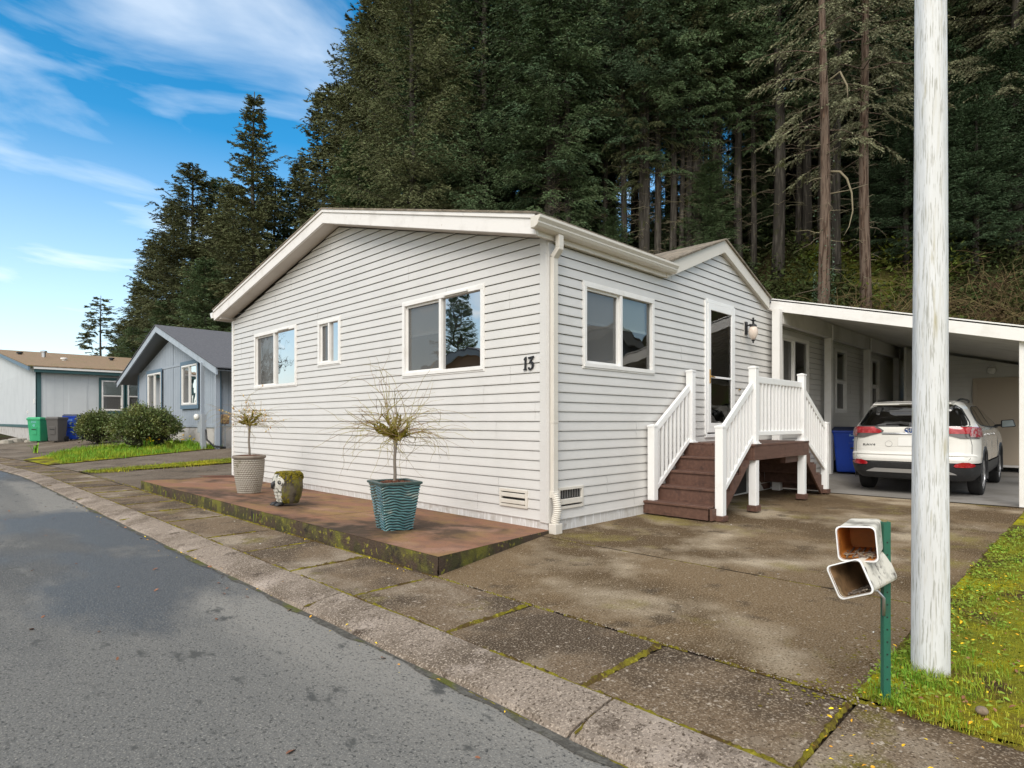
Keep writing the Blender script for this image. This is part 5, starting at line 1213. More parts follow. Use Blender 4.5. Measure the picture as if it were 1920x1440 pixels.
# entrance canopy post and steps side, utility pedestal
MB().box(bx - .3, bx - .18, 15.2, 15.32, .2, 2.95).build('porch_post', 'blue_siding', nb)
ped = thing('utility_pedestal', 'grey utility pedestal with an electric meter before the blue house', 'utility box', (1.3, 16.9, G(1.3, 16.9)))
px_, py_ = UV((380 - 960) / 1125 * 18.3, 18.3); gz = G(px_, py_); 
ped.location = (px_, py_, gz); WLOC[ped.name] = Vector(ped.location)
MB().box(px_ - .07, px_ + .07, py_ - .12, py_ + .04, gz - .05, gz + 1.08).build('cabinet', 'meter_grey', ped, bevel=.01)
MB().box(px_ - .07, px_ + .05, py_ + .05, py_ + .26, gz + .5, gz + .85).build('meter_box', 'meter_grey', ped, bevel=.01)
MB().lathe([(.09, -.02), (.10, -.10), (.07, -.14), (.001, -.15)], 18, (px_ - .05, py_ + .15, gz + .98), 'x').build('meter_glass', 'globe', ped, smooth=True)
MB().tube([(px_ + .05, py_ - .12, gz + .6), (px_ + .05, py_ - .2, gz + .3), (px_ + .2, py_ - .35, gz + .1), (px_ + .5, py_ - .5, gz + .05)], .03, 8).build('conduit', 'black_plastic', ped, smooth=True)
mt = thing('gas_meter', 'small tan gas meter on a riser beside the blue house', 'meter', (2.9, 15.3, .3)); x, y = UV((422 - 960) / 1125 * 18.6, 18.6); g0 = G(x, y); mt.location = (x, y, g0); WLOC[mt.name] = Vector(mt.location)
MB().box(x - .1, x + .1, y - .12, y + .12, g0 + .75, g0 + 1.05).build('body', 'tube_brown', mt, bevel=.04)
MB().tube([(x, y, g0 - .05), (x, y, g0 + .76)], .02, 8).build('riser', 'meter_grey', mt)
# far grey house
gh = thing('neighbor_house', 'pale grey house with brown mossy roof and teal trim at the far left', 'house', (-.8, 28, 0))
gxx, gy = -.80, 28.0
MB().box(gxx, gxx + 16, gy, gy + .1, .96, 3.42).prism([(gy + .1, .96), (gy + 30, .96), (gy + 30, 3.42), (gy + 15, 5.20), (gy + .1, 3.42)], 'x', gxx, gxx + .1).build('wall', 'grey_siding', gh)
mb = MB(); t = gxx + .3
while t < gxx + 6: mb.box(t, t + .02, gy - .002, gy + .004, 1.0, 3.38); t += .3
t = gy + .3
while t < gy + 16: mb.box(gxx - .002, gxx + .004, t, t + .02, 1.0, 3.4); t += .3
mb.build('panel_grooves', 'grey_groove', gh)
MB().box(gxx + .01, gxx + 16, gy + .01, gy + .1, .2, .959).box(gxx + .01, gxx + .1, gy + .1, gy + 30, .2, .959).build('foundation', 'found_white', gh)
MB().box(gxx - .03, gxx + .14, gy - .03, gy - .003, .9, 3.35).box(gxx - .0301, gxx - .003, gy - .03, gy + .14, .9, 3.35).box(gxx - .025, gxx - .003, gy + .14, gy + 30, .86, .99).box(gxx + .14, gxx + 12, gy - .025, gy - .003, .86, .93).box(gxx - .12, gxx + 16, gy - .34, gy - .30, 3.20, 3.36).box(gxx - .05, gxx + 16, gy - .30, gy - .003, 3.2, 3.24).build('trim', 'teal_trim', gh)
MB().box(gxx - .15, gxx + 16, gy - .40, gy - .34, 3.33, 3.42).build('gutter', 'trim_white', gh)
rz = lambda y: 3.43 + .128 * (y - (gy - .4))
MB().prism([(gy - .42, rz(gy - .42)), (gy + 15, rz(gy + 15)), (gy + 15, rz(gy + 15) + .04), (gy - .42, rz(gy - .42) + .04)], 'x', gxx - .35, gxx + 16).prism([(gy + 15.001, rz(gy + 15)), (gy + 30.4, 3.43), (gy + 30.4, 3.47), (gy + 15.001, rz(gy + 15) + .04)], 'x', gxx - .35, gxx + 16).build('roof', 'shingle_tan', gh)
MB().prism([(gy - .40, rz(gy - .4) - .18), (gy + 15, rz(gy + 15) - .18), (gy + 15, rz(gy + 15) - .002), (gy - .40, rz(gy - .4) - .002)], 'x', gxx - .33, gxx - .28).build('rake_board', 'blue_trim', gh)
for (vpx, vy, hh, m) in ((37, 37.5, .10, 'black_metal'), (82, 36, .30, 'steel'), (120, 33.5, .10, 'trim_white'), (209, 37, .12, 'black_metal')):
    qv = (vpx - 960) / 1125; vx = CX + (vy - CY) * (.709 + qv * .7053) / (.7053 - qv * .709)
    z = rz(vy); MB().lathe([(.09, z - .05), (.09, z + hh), (.15, z + hh), (.15, z + hh + .07), (.05, z + hh + .09)], 14, (vx, vy, 0)).build('roof_vent', m, gh)
PGh = lambda a, o, z: (a, gy - o - .056, z)
for oo in ((1.50, 2.30, 1.62, 2.96), (2.50, 3.30, 1.62, 2.96)): window(gh, PGh, oo, kind='hung', blind=.45, left_glass='screened_glass', right_glass='window_glass', casing=.12, cm='teal_trim', shallow=True)
MB().box(.30, .95, gy - .014, gy - .003, 1.1, 2.9).build('access_panel', 'grey_siding', gh, bevel=.004)
MB().box(gxx - .04, gxx - .003, gy + .6, gy + .7, 1.9, 2.1).box(gxx - .04, gxx - .003, gy + 2.6, gy + 2.7, 1.5, 1.62).build('outlet_box', 'trim_white', gh)
# houses that only the window panes mirror
def plain_house(nm, lab, x0, x1, y0, y1, axis, wallm, peak, eave, fasc, roofm):
    h = thing(nm, lab, 'house', ((x0 + x1) / 2, (y0 + y1) / 2, 0))
    if axis == 'x': c = (y0 + y1) / 2; MB().prism([(y0, .0), (y1, .0), (y1, eave), (c, peak), (y0, eave)], 'x', x0, x1).build('wall', wallm, h)
    else: c = (x0 + x1) / 2; MB().prism([(x0, .0), (x1, .0), (x1, eave), (c, peak), (x0, eave)], 'y', y0, y1).build('wall', wallm, h)
    s = (peak - eave) / ((y1 - y0) / 2 if axis == 'x' else (x1 - x0) / 2); o = .4
    for sg in (-1, 1):
        if axis == 'x': e = (y1 + o) if sg > 0 else (y0 - o)
        else: e = (x1 + o) if sg > 0 else (x0 - o)
        pts = [(c, peak + .05), (e, eave - s * o + .05), (e, eave - s * o + .10), (c, peak + .10)]
        fp = [(c, peak - .20), (e, eave - s * o - .20), (e, eave - s * o + .049), (c, peak + .049)]
        d0, d1 = ((x0, x1) if axis == 'x' else (y0, y1))
        MB().prism(pts, axis, d0 - .4, d1 + .4).build('roof', roofm, h); MB().prism(fp, axis, d1 + .34, d1 + .39).prism(fp, axis, d0 - .39, d0 - .34).build('fascia', fasc, h)
    return h
hA = plain_house('facing_house', 'tan walled house across the street, mirrored in the large front window', -23, -13, 11.5, 20.5, 'x', 'tan_wall', 4.35, 3.2, 'meter_grey', 'shingle_dark')
MB().box(-12.99, -12.95, 13.5, 15, 1.2, 2.4).build('window', 'sky_glass', hA)
hB = plain_house('side_house', 'blue grey house beyond the lawn, mirrored in the porch side window', 9.8, 17.2, -19, -9, 'y', 'blue_siding', 4.6, 3.4, 'trim_cream', 'shingle_brown')
MB().box(13, 14, -8.99, -8.96, 1, 2.2).build('window', 'sky_glass', hB)

# ------------------------------------------------------------------ conifers
def q_rand(rn, n): return rn.normal(size=(n, 3))
def conifer(seed, H, base, Rm, rbase, dens=1.0, shape=.9, droop=.25, needle=.145, mossy=False, sparse=0, dead=0, step=.32, arms=None, slim=1.0, up=0.15):
    """-> (trunk+limb mesh, foliage mesh, dead twig mesh)"""
    rn = np.random.RandomState(seed); rd = random.Random(seed)
    tb = MB(); n = 14; bendx, bendy = rn.normal(0, .006, 2)
    def ax(z): return Vector((bendx * z + .06 * math.sin(z * .4 + seed), bendy * z + .06 * math.cos(z * .31 + seed), z))
    tb.tube([ax(H * i / n - (0.8 if i == 0 else 0)) for i in range(n + 1)], [rbase * (1.18 if i == 0 else 1) * (1 - .96 * (i / n)) ** .85 + .008 for i in range(n + 1)], 12)
    quads = []; dz = []; z = base * H; lim = []
    def cards(P, D, L, W):
        k = len(P); N = q_rand(rn, k); side = np.cross(D, N); side /= (np.linalg.norm(side, axis=1, keepdims=True) + 1e-9)
        L = L[:, None]; W = W[:, None]; a = P - side * W * .35; b = P + side * W * .35; m1 = P + D * L * .55 + side * W; m2 = P + D * L * .55 - side * W; t = P + D * L
        quads.append(np.stack([P, m1, t, m2], 1))
    while z < H * .985:
        f = (z - base * H) / (H - base * H); prof = (1 - f) ** shape * min(1, .45 + f * 3.2)
        nb = rd.choice((3, 4, 4, 5)) if not sparse else rd.choice((2, 3))
        for _ in range(nb):
            az = rd.uniform(0, 6.283); L = Rm * prof * rd.uniform(.62, 1.12) + .15
            if rd.random() < .12: L *= 1.2
            d = np.array([math.cos(az), math.sin(az), 0.0]); u0 = up + .35 * f; k = max(4, int(L / .28)); o = np.array(ax(z)); pts = []
            for i in range(k + 1):
                t = i / k; zz_ = L * (u0 * t - droop * (1 - f * .6) * t * t * 1.3 + .10 * t ** 4); wob = .04 * L * math.sin(t * 5 + az * 3)
                pts.append(o + d * L * t + np.array([-d[1], d[0], 0]) * wob + np.array([0, 0, zz_]))
            pts = np.array(pts)
            (lim.append((pts, .008 + .006 * L)) if L > 1.2 and rd.random() < .55 else None)
            t0 = .12 if f > .3 or L < 1.5 else .28
            # side sprays
            m = int(L / .16 * dens) + 2; ts = rn.uniform(t0, 1, m)
            if sparse: ts = rn.uniform(.35, 1, int(m * (1 - sparse)))
            idx = ts * k; i0 = np.minimum(idx.astype(int), k - 1); fr = (idx - i0)[:, None]; B = pts[i0] * (1 - fr) + pts[i0 + 1] * fr; T = pts[i0 + 1] - pts[i0]; T /= np.linalg.norm(T, axis=1, keepdims=True)
            S = np.cross(T, np.array([0, 0, 1.0])); S /= (np.linalg.norm(S, axis=1, keepdims=True) + 1e-9)
            sg = rn.choice([-1, 1], len(ts))[:, None]; D = T * rn.uniform(.45, .9, (len(ts), 1)) + S * sg * rn.uniform(.4, 1.0, (len(ts), 1)) + np.array([0, 0, -1.0]) * rn.uniform(.0, .38, (len(ts), 1)); D /= np.linalg.norm(D, axis=1, keepdims=True)
            SL = (.30 + .40 * L * (1 - ts * .75) * .55) * rn.uniform(.6, 1.2, len(ts)) * slim
            nc = 15 if dens >= 1 else 12
            for c in range(nc):
                tt = (c + rn.uniform(0, 1, len(ts))) / nc; P = B + D * (SL * tt)[:, None] + np.array([0, 0, -1.0]) * (SL * tt * tt * .25)[:, None]
                DD = D + q_rand(rn, len(ts)) * np.array([.34, .34, .22]); DD /= np.linalg.norm(DD, axis=1, keepdims=True)
                cards(P, DD, needle * rn.uniform(.7, 1.5, len(ts)), needle * rn.uniform(.11, .23, len(ts)))
        z += step * 1.45 * (1 - .5 * f) * rd.uniform(.5, 1.5)
    for (pts, r) in lim:
        K = len(pts) - 1; sel = [0, K // 3, 2 * K // 3, K] if K > 3 else [0, K]; tb.tube([pts[i] for i in sel], [lerp(r, .004, j / (len(sel) - 1)) for j in range(len(sel))], 4, cap=False)
    dm = MB()
    for _ in range(dead):
        zz_ = rd.uniform(.06, base + .12) * H; az = rd.uniform(0, 6.28); L = rd.uniform(.3, 2.0); d = Vector((math.cos(az), math.sin(az), rd.uniform(-.2, .25))); p = ax(zz_); pl = [p]
        for i in range(4): p = p + (d + Vector((rd.gauss(0, .2), rd.gauss(0, .2), rd.gauss(0, .15) - .08 * i))) * L / 4; pl.append(p)
        dm.tube(pl, [.018, .014, .010, .006, .003], 4, cap=False)
        for _ in range(3):
            s = pl[rd.randrange(1, 4)]; q = s + Vector((rd.gauss(0, .25), rd.gauss(0, .25), rd.gauss(-.05, .15))); dm.tube([s, s.lerp(q, .5) + Vector((0, 0, .03)), q], [.007, .005, .002], 3, cap=False)
    tm = mesh_from('trunk', tb.v, tb.f); 
    for p in tm.polygons: p.use_smooth = True
    return tm, fastmesh('crown', np.concatenate(quads), 4), (mesh_from('dead_twigs', dm.v, dm.f) if dead else None)
VAR = {}
def var(key, **k): VAR[key] = (conifer(**k), k)
var('full', seed=1, H=20, base=.05, Rm=4.3, rbase=.26, dens=1.6, shape=.80, droop=.20, step=.21, up=.25)
var('full2', seed=2, H=20, base=.04, Rm=5.0, rbase=.28, dens=1.6, shape=.66, droop=.32, step=.21, up=.30)
var('spire', seed=11, H=20, base=.04, Rm=4.9, rbase=.24, dens=1.6, shape=1.08, droop=.22, step=.21, up=.25)
var('tall', seed=3, H=30, base=.12, Rm=7.2, rbase=.38, dens=1.35, shape=.62, droop=.30, step=.27, dead=30, up=.22)
var('tall2', seed=4, H=30, base=.14, Rm=5.6, rbase=.34, dens=1.3, shape=.55, droop=.34, step=.27, dead=50)
var('forest', seed=5, H=30, base=.30, Rm=5.0, rbase=.32, dens=1.1, shape=.5, droop=.38, step=.34, dead=70)
var('forest2', seed=6, H=30, base=.40, Rm=4.4, rbase=.26, dens=.9, shape=.5, droop=.30, step=.36, dead=80)
var('near', seed=7, H=26, base=.36, Rm=4.4, rbase=.31, dens=1.1, shape=.4, droop=.38, step=.42, needle=.12, dead=26, sparse=.1, slim=.9)
var('thin', seed=8, H=12, base=.10, Rm=2.6, rbase=.12, dens=1.3, shape=.85, droop=.20, step=.24, sparse=.05, up=.12, needle=.17)
def conif(px, v, ytop=None, H=None, key='full', needle='needle_olive', bark='bark_dark', label=None, wide=1.0, name='conifer', group='conifers behind the houses', rot=None):
    x, y = UV((px - 960) / 1125 * v, v); g = G(x, y); (tm, fm, dm), k = VAR[key]
    if H is None: H = CZ + (790 - ytop) * v / 1125 - g
    s = H / k['H']
    e = thing(name, label, 'conifer', (x, y, g - .1), random.uniform(0, 6.28) if rot is None else rot, group)
    e.scale = (s * wide, s * wide, s)
    def L(nm, me, m):
        o = bpy.data.objects.new(nm, me); COL.objects.link(o); o.parent = e
        if not me.materials: me.materials.append(MATS[m])
        o.material_slots[0].link = 'OBJECT'; o.material_slots[0].material = MATS[m]; return o
    t = L('trunk', tm, bark); L('crown', fm, needle)
    if dm: L('dead_branches', dm, 'twig_dead')
    return e
ol, gr, dp, pa = 'needle_olive', 'needle_green', 'needle_deep', 'needle_pale'
# left group, stepping up to the right
conif(190, 58, 552, key='thin', needle=ol, label='small thin see-through conifer standing alone left of the wood', wide=1.25)
left = [(232, 60, 600, 'full2', gr, 1.0, 'lowest dark conifer at the left end of the wood'), (262, 56, 520, 'full', ol, 1.15, 'second lowest conifer of the stepped tree line, above the blue house gable'), (292, 54, 445, 'full2', ol, 1.0, 'conifer of the stepped left tree line above the blue house ridge'),
        (322, 52, 375, 'full', ol, 1.2, 'dense conifer in the stepped tree line above the blue house roof'), (362, 48, 305, 'full2', ol, 1.05, 'pointed conifer left of the tall spire of the tree line'), (405, 50, 330, 'full', gr, 1.1, 'dark conifer filling in just left of the tall spire tree'),
        (474, 42, 172, 'spire', ol, 1.0, 'tall conifer with a pointed spire alone against the blue sky'), (440, 46, 345, 'full2', ol, 1.0, 'shorter conifer in front of the tall spire on its left side'), (515, 46, 330, 'full2', gr, 1.1, 'shorter conifer in front of the tall spire on its right side'),
        (562, 48, 300, 'full', ol, .95, 'conifer in the notch of sky between the spire and the tall wood'), (300, 44, 560, 'full', gr, 1.3, 'low dense conifer just behind the blue house ridge'), (385, 40, 480, 'full2', gr, 1.2, 'low dense conifer behind the left eave of the grey house'), (250, 48, 610, 'full2', gr, 1.2, 'low bushy conifer behind the brown roof and the blue gable')]
for px, v, yt, k, n, w, lab in left: conif(px, v, yt, key=k, needle=n, wide=w, label=lab)
mid = [(712, 42, 0, 'tall', ol, .95, 'large broad conifer at the left edge of the tall wood, sky on its left'), (775, 33, -160, 'tall', ol, .85, 'broad conifer whose dark trunk shows above the gable peak'), (735, 45, -90, 'full2', ol, 1.0, 'full conifer between the left edge tree and the one above the gable peak'),
       (840, 42, -180, 'tall2', gr, 1.1, 'green conifer behind the gable, right of the tree over its peak'), (903, 35, -260, 'tall', gr, .95, 'big conifer with a bare dark trunk above the middle of the right roof edge'), (985, 40, -220, 'tall2', gr, 1.1, 'conifer behind the right end of the street gable'), (606, 50, 165, 'full', ol, .85, 'conifer behind the left edge of the tall wood above the gable slope'),
       (665, 36, 250, 'full', gr, 1.3, 'shorter dense conifer directly behind the gable peak'), (830, 36, 260, 'full2', gr, 1.1, 'shorter dense conifer behind the middle of the rake board'), (940, 38, 300, 'full', gr, 1.2, 'shorter dense conifer behind the right part of the rake board'), (1060, 44, -120, 'forest', dp, 1.1, 'dark conifer of the wood above the white gutter'),
       (1085, 36, 330, 'full', dp, 1.0, 'young dark conifer behind the downspout corner of the roof'), (740, 52, -60, 'tall', ol, 1.1, 'far olive conifer behind the gable peak trees'), (1010, 50, -60, 'full2', gr, 1.2, 'far green conifer rising over the house corner')]
for px, v, yt, k, n, w, lab in mid: conif(px, v, yt, key=k, needle=n, wide=w, label=lab)
# the wood on the hillside
named = [(1460, 32, 30, 'forest', gr, 'bark_dark', .98, 'conifer with a straight dark trunk above the right slope of the porch gable'), (1508, 34, 31, 'forest', dp, 'bark_dark', .9, 'conifer with a dark trunk just left of the reddish trunk'), (1545, 24, 25, 'near', pa, 'bark_red', .85, 'conifer with a reddish ivy-clad trunk and pale drooping branches above the carport'),
         (1570, 30, 30, 'forest2', dp, 'bark_dark', .8, 'thin dark-trunked conifer close behind the reddish one'), (1622, 27, 28, 'forest', pa, 'bark_red', .8, 'reddish brown trunked conifer above the middle of the carport roof'), (1680, 33, 28, 'forest2', dp, 'bark_dark', 1.0, 'dark conifer just left of the white pole'),
         (1838, 32, 27, 'forest', gr, 'bark_dark', .9, 'dark conifer right of the white pole'), (1905, 30, 27, 'tall2', pa, 'bark_dark', .8, 'conifer with pale sweeping branches at the right edge'), (1255, 38, 30, 'forest', gr, 'bark_dark', .85, 'conifer with a dark trunk above the right end of the white gutter'),
         (1145, 40, 30, 'forest', dp, 'bark_dark', .95, 'conifer with a dark trunk above the left half of the gutter'), (1193, 44, 28, 'forest2', dp, 'bark_dark', .7, 'slim dark trunk above the middle of the gutter'), (1300, 41, 28, 'forest2', gr, 'bark_grey', .7, 'slim pale trunk above the peak of the porch gable'), (1400, 40, 30, 'forest', gr, 'bark_dark', .8, 'dark trunk above the right rake of the porch gable')]
for px, v, H, k, n, b, w, lab in named: conif(px, v, None, H, k, n, b, lab, w, group='conifers on the wooded slope')
rnf = random.Random(12)
slots = []
for i in range(118):
    px = rnf.uniform(1020, 2150) if i > 8 else rnf.uniform(780, 1000)
    if i > 91: px = rnf.uniform(1000, 1480); v = rnf.choice([rnf.uniform(36, 50), rnf.uniform(44, 66), rnf.uniform(50, 80)])
    if px > 1350 and rnf.random() < .25: v = rnf.uniform(30, 42)
    slots.append((px, v))
for px, v in slots:
    k = rnf.choice(['forest', 'forest2', 'forest2', 'tall2'])
    if 1100 < px < 1420: k = rnf.choice(['forest', 'forest2', 'forest2'])
    conif(px, v, None, rnf.uniform(22, 33), k, rnf.choice([gr, dp, dp, gr, ol] if px < 1700 else [gr, dp, dp]), 'bark_dark', 'one of the many dark trunked conifers deep in the wood on the slope', rnf.uniform(.6, .95), group='unmarked conifers deep in the wood')
UL = ['above the porch gable peak', 'right above the right rake of the porch gable', 'above the right half of the white gutter', 'right of the white pole, upper one', 'halfway between the white pole and the right frame edge', 'at the right frame edge', 'just left of the white pole', 'left of the reddish ivy-clad trunk', 'above the left part of the white gutter', 'between the two reddish trunks', 'right of the second reddish trunk', 'hugging the left side of the white pole', 'immediately right of the white pole', 'right of the white pole, lower one', 'near the right frame edge, front one', 'far up the slope behind the ivy-clad trunk', 'far up the slope above the lantern', 'far up the slope right of the white pole', 'far up the slope hidden mostly by the pole', 'far back between the slim trunks above the gutter end']
for ui, (px, v, H) in enumerate(((1330, 33, 7.5), (1405, 36, 8), (1230, 35, 6.5), (1800, 34, 10), (1870, 36, 11), (1950, 33, 12), (1725, 38, 9), (1500, 40, 8), (1150, 33, 6), (1590, 36, 9), (1650, 32, 8), (1700, 30, 9), (1780, 31, 9), (1830, 29, 9), (1890, 30, 11), (1560, 44, 12), (1440, 46, 11), (1850, 44, 14), (1760, 46, 14), (1280, 44, 9))):
    conif(px, v, None, H, 'full2', dp if px > 1600 else gr, 'bark_dark', 'young bushy conifer ' + UL[ui], 1.25, group='young conifers of the understorey')
# drooping pale dead limbs on the reddish tree
x, y = UV((1552 - 960) / 1125 * 23.8, 23.8); fwv = Vector((cA, sA, 0))
def pt(px, py, v): a, b = UV((px - 960) / 1125 * v, v); return (a, b, CZ + (790 - py) * v / 1125)
mb = MB(); mb.tube([pt(1556, 322, 24), pt(1575, 322, 23.7), pt(1588, 335, 23.5), pt(1597, 362, 23.4), pt(1599, 395, 23.4), pt(1592, 425, 23.4), pt(1582, 442, 23.4)], [.05, .045, .04, .034, .026, .016, .006], 6); LIMBS = [mb]; mb = MB()
mb.tube([pt(1553, 364, 24), pt(1590, 357, 23.8), pt(1628, 345, 23.6)], [.03, .022, .008], 5); LIMBS.append(mb); mb = MB(); LIMBS.append(mb); mb.tube([pt(1556, 150, 24), pt(1575, 135, 23.8), pt(1588, 160, 23.6), pt(1590, 188, 23.5)], [.05, .045, .035, .01], 6)
red = [o for o in bpy.data.objects if o.get('label', '').startswith('conifer with a reddish ivy')][0]
def under(o, parent):
    o.parent = parent; o.matrix_parent_inverse = (Matrix.LocRotScale(parent.location, parent.rotation_euler, parent.scale)).inverted()
for mb in LIMBS: o = mb.build('hanging_limb', 'twig_dead', None, smooth=True); under(o, red)
rn = np.random.RandomState(3); Q = []
gz_ = red.location.z
for i in range(2600):
    a = rn.uniform(0, 6.28); h = abs(rn.normal(0, 2.6)); r = .33 + rn.uniform(0, .07); p = np.array([red.location.x + r * math.cos(a), red.location.y + r * math.sin(a), gz_ + h]); n_ = rn.normal(size=3); t = rn.normal(size=3); t /= np.linalg.norm(t); s = np.cross(t, n_); s /= np.linalg.norm(s); k = rn.uniform(.03, .055)
    Q.append([p, p + t * k + s * k * .6, p + t * k * 1.6, p + t * k - s * k * .6])
o = link('ivy', fastmesh('ivy', np.array(Q), 4), 'ivy'); under(o, red)
# trees that only the panes mirror
conif(0, 1, None, 12, 'full', gr, 'bark_dark', 'conifer across the street, mirrored in the large front window', 1.0, group='conifers across the street')
t = [o for o in bpy.data.objects if o.get('label', '').startswith('conifer across')][0]; t.location = (-24, 30, 0)
conif(0, 1, None, 7, 'full2', gr, 'bark_dark', 'lower conifer behind the tan house across the street', 1.2, group='conifers across the street')
t = [o for o in bpy.data.objects if o.get('label', '').startswith('lower conifer behind')][0]; t.location = (-27, 24.5, 0)

def bare_tree(x, y, H, seed, lab):
    e = thing('bare_tree', lab, 'tree', (x, y, 0), 0, 'leafless trees across the street'); rn = random.Random(seed); tk = MB(); tw = MB()
    def br(p, d, L, r, lvl):
        pts = [p.copy()]; m = 5
        for k in range(m): d = (d + Vector((rn.gauss(0, .12), rn.gauss(0, .12), rn.gauss(.04, .08)))).normalized(); p = p + d * L / m; pts.append(p.copy())
        (tk if lvl < 2 else tw).tube(pts, [lerp(r, r * .55, k / m) for k in range(m + 1)], 7 if lvl < 2 else 3, cap=False)
        if lvl < 5:
            for k in range(rn.choice((2, 3, 3, 4))):
                q = pts[rn.randrange(2, m + 1)]; br(q, (d + Vector((rn.gauss(0, .55), rn.gauss(0, .55), rn.gauss(.1, .3)))).normalized(), L * rn.uniform(.55, .82), r * .55, lvl + 1)
    br(Vector((x, y, -.1)), Vector((0, 0, 1)), H * .32, H * .022, 0)
    tk.build('trunk', 'bark_grey', e, smooth=True, fix=False); tw.build('branches', 'bark_dark', e, fix=False)
bare_tree(-13, 36, 10, 3, 'leafless tree across the street, mirrored in the far left window'); bare_tree(-16, 44, 11, 8, 'leafless tree behind the other bare tree across the street'); bare_tree(-15, 29.5, 7, 5, 'smaller leafless tree across the street beside the tan house')
# ------------------------------------------------------------------ slope undergrowth and brambles
rn = np.random.RandomState(9)
def leafcloud(P, size, flat=.5):
    k = len(P); D = rn.normal(size=(k, 3)); D[:, 2] = D[:, 2] * flat + .25; D /= np.linalg.norm(D, axis=1, keepdims=True); S = np.cross(D, rn.normal(size=(k, 3))); S /= np.linalg.norm(S, axis=1, keepdims=True)
    L = (size * rn.uniform(.5, 1.6, k))[:, None]; W = L * rn.uniform(.10, .24, (k, 1)); return np.stack([P, P + D * L * .5 + S * W, P + D * L, P + D * L * .5 - S * W], 1)
pts = []
for _ in range(2600):
    q = rn.uniform(.02, 1.15); v = rn.uniform(23, 62) ** 1.0; u = q * v; x, y = UV(u, v); r = rn.uniform(.5, 1.5) * (1 if v < 45 else 1.5); h = r * rn.uniform(.5, 1.1); n = int(120)
    if abs(q - 1545 / 1125 + 960 / 1125) < .02 and v < 26: continue
    o = rn.normal(size=(n, 3)) * np.array([r, r, h]) * .5; o[:, 2] = np.abs(o[:, 2]); px = x + o[:, 0]; py = y + o[:, 1]
    pz = np.array([G(a, b) for a, b in zip(px[::6], py[::6])]); pz = np.repeat(pz, 6)[:n]; pts.append(np.stack([px, py, pz + o[:, 2] - .1], 1))
P = np.concatenate(pts)
o = link('undergrowth', fastmesh('undergrowth', leafcloud(P, .21), 4), 'undergrowth'); tag(o, 'dark tangled undergrowth of ferns and low shrubs covering the wooded slope', 'undergrowth', kind='stuff')
mb = MB(); rb = random.Random(2)
for i in range(820):
    px = rb.uniform(1640, 2080) if i % 5 else rb.uniform(1460, 1700); v = rb.uniform(21.5, 27); x, y = UV((px - 960) / 1125 * v, v); p = Vector((x, y, G(x, y) - .1)); az = rb.uniform(0, 6.28); L = rb.uniform(1.0, 4.2); d = Vector((math.cos(az) * .7, math.sin(az) * .7, 1.0)); pl = [p.copy()]
    for k in range(7): d = d + Vector((rb.gauss(0, .22), rb.gauss(0, .22), -.20 * (k > 1))); p = p + d.normalized() * L / 7; pl.append(p.copy())
    mb.tube(pl, [lerp(.017, .004, k / 7) for k in range(8)], 4, cap=False)
    for _ in range(5):
        s = pl[rb.randrange(2, 7)]; q = s + Vector((rb.gauss(0, .35), rb.gauss(0, .35), rb.gauss(.1, .3))); mb.tube([s, s.lerp(q, .5) + Vector((0, 0, .06)), q], [.007, .005, .002], 3, cap=False)
o = mb.build('brambles', 'bramble', fix=False); tag(o, 'tan leafless brambles arching at the foot of the slope behind the carport', 'brambles', kind='stuff')

# ------------------------------------------------------------------ round shrubs of the neighbour
def shrub(px, v, w, h, seed, label, pale=False):
    x, y = UV((px - 960) / 1125 * v, v); g = G(x, y); s = thing('round_shrub', label, 'shrub', (x, y, g), 0, 'clipped shrubs before the blue house'); r_ = np.random.RandomState(seed); Q = []
    for _ in range(260):
        d = r_.normal(size=3); d[2] = abs(d[2]) if r_.rand() < .8 else d[2] * .5; d /= np.linalg.norm(d); lump = 1 + .10 * math.sin(d[0] * 7 + seed) * math.sin(d[1] * 6 + 2); c = np.array([x, y, g + h * .42]) + d * np.array([w / 2, w / 2, h * .58]) * r_.uniform(.78, 1.0) * lump
        k = 60; o = r_.normal(size=(k, 3)) * .085; P = c + o; D = d + r_.normal(size=(k, 3)) * .55; D /= np.linalg.norm(D, axis=1, keepdims=True); S = np.cross(D, r_.normal(size=(k, 3))); S /= np.linalg.norm(S, axis=1, keepdims=True); L = r_.uniform(.05, .10, (k, 1)); W = L * .22
        Q.append(np.stack([P, P + D * L * .6 + S * W, P + D * L, P + D * L * .6 - S * W], 1))
    Q = np.concatenate(Q); Q[:, :, 2] = np.maximum(Q[:, :, 2], g + .02); off = np.array([x, y, g]); link('crown', fastmesh('crown', Q - off, 4), 'shrub_leaf', s)
    mb = MB()
    for i in range(9):
        a = i * .7; mb.tube([(x, y, g), (x + w * .15 * math.cos(a), y + w * .15 * math.sin(a), g + h * .35), (x + w * .36 * math.cos(a), y + w * .36 * math.sin(a), g + h * .6)], [.03, .022, .01], 5)
    mb.build('stems', 'bark_dark', s)
    mb = MB().lathe([(.02, g + .05), (w * .30, g + .12), (w * .40, g + h * .4), (w * .32, g + h * .7), (.02, g + h * .85)], 14, (x, y, 0)); mb.build('inner_foliage', 'shrub_core', s)
shrub(184, 22.0, 1.22, 1.08, 1, 'smaller round dark green shrub beside the bins')
shrub(273, 19.6, 1.85, 1.28, 2, 'larger round dark green shrub in front of the blue house windows')
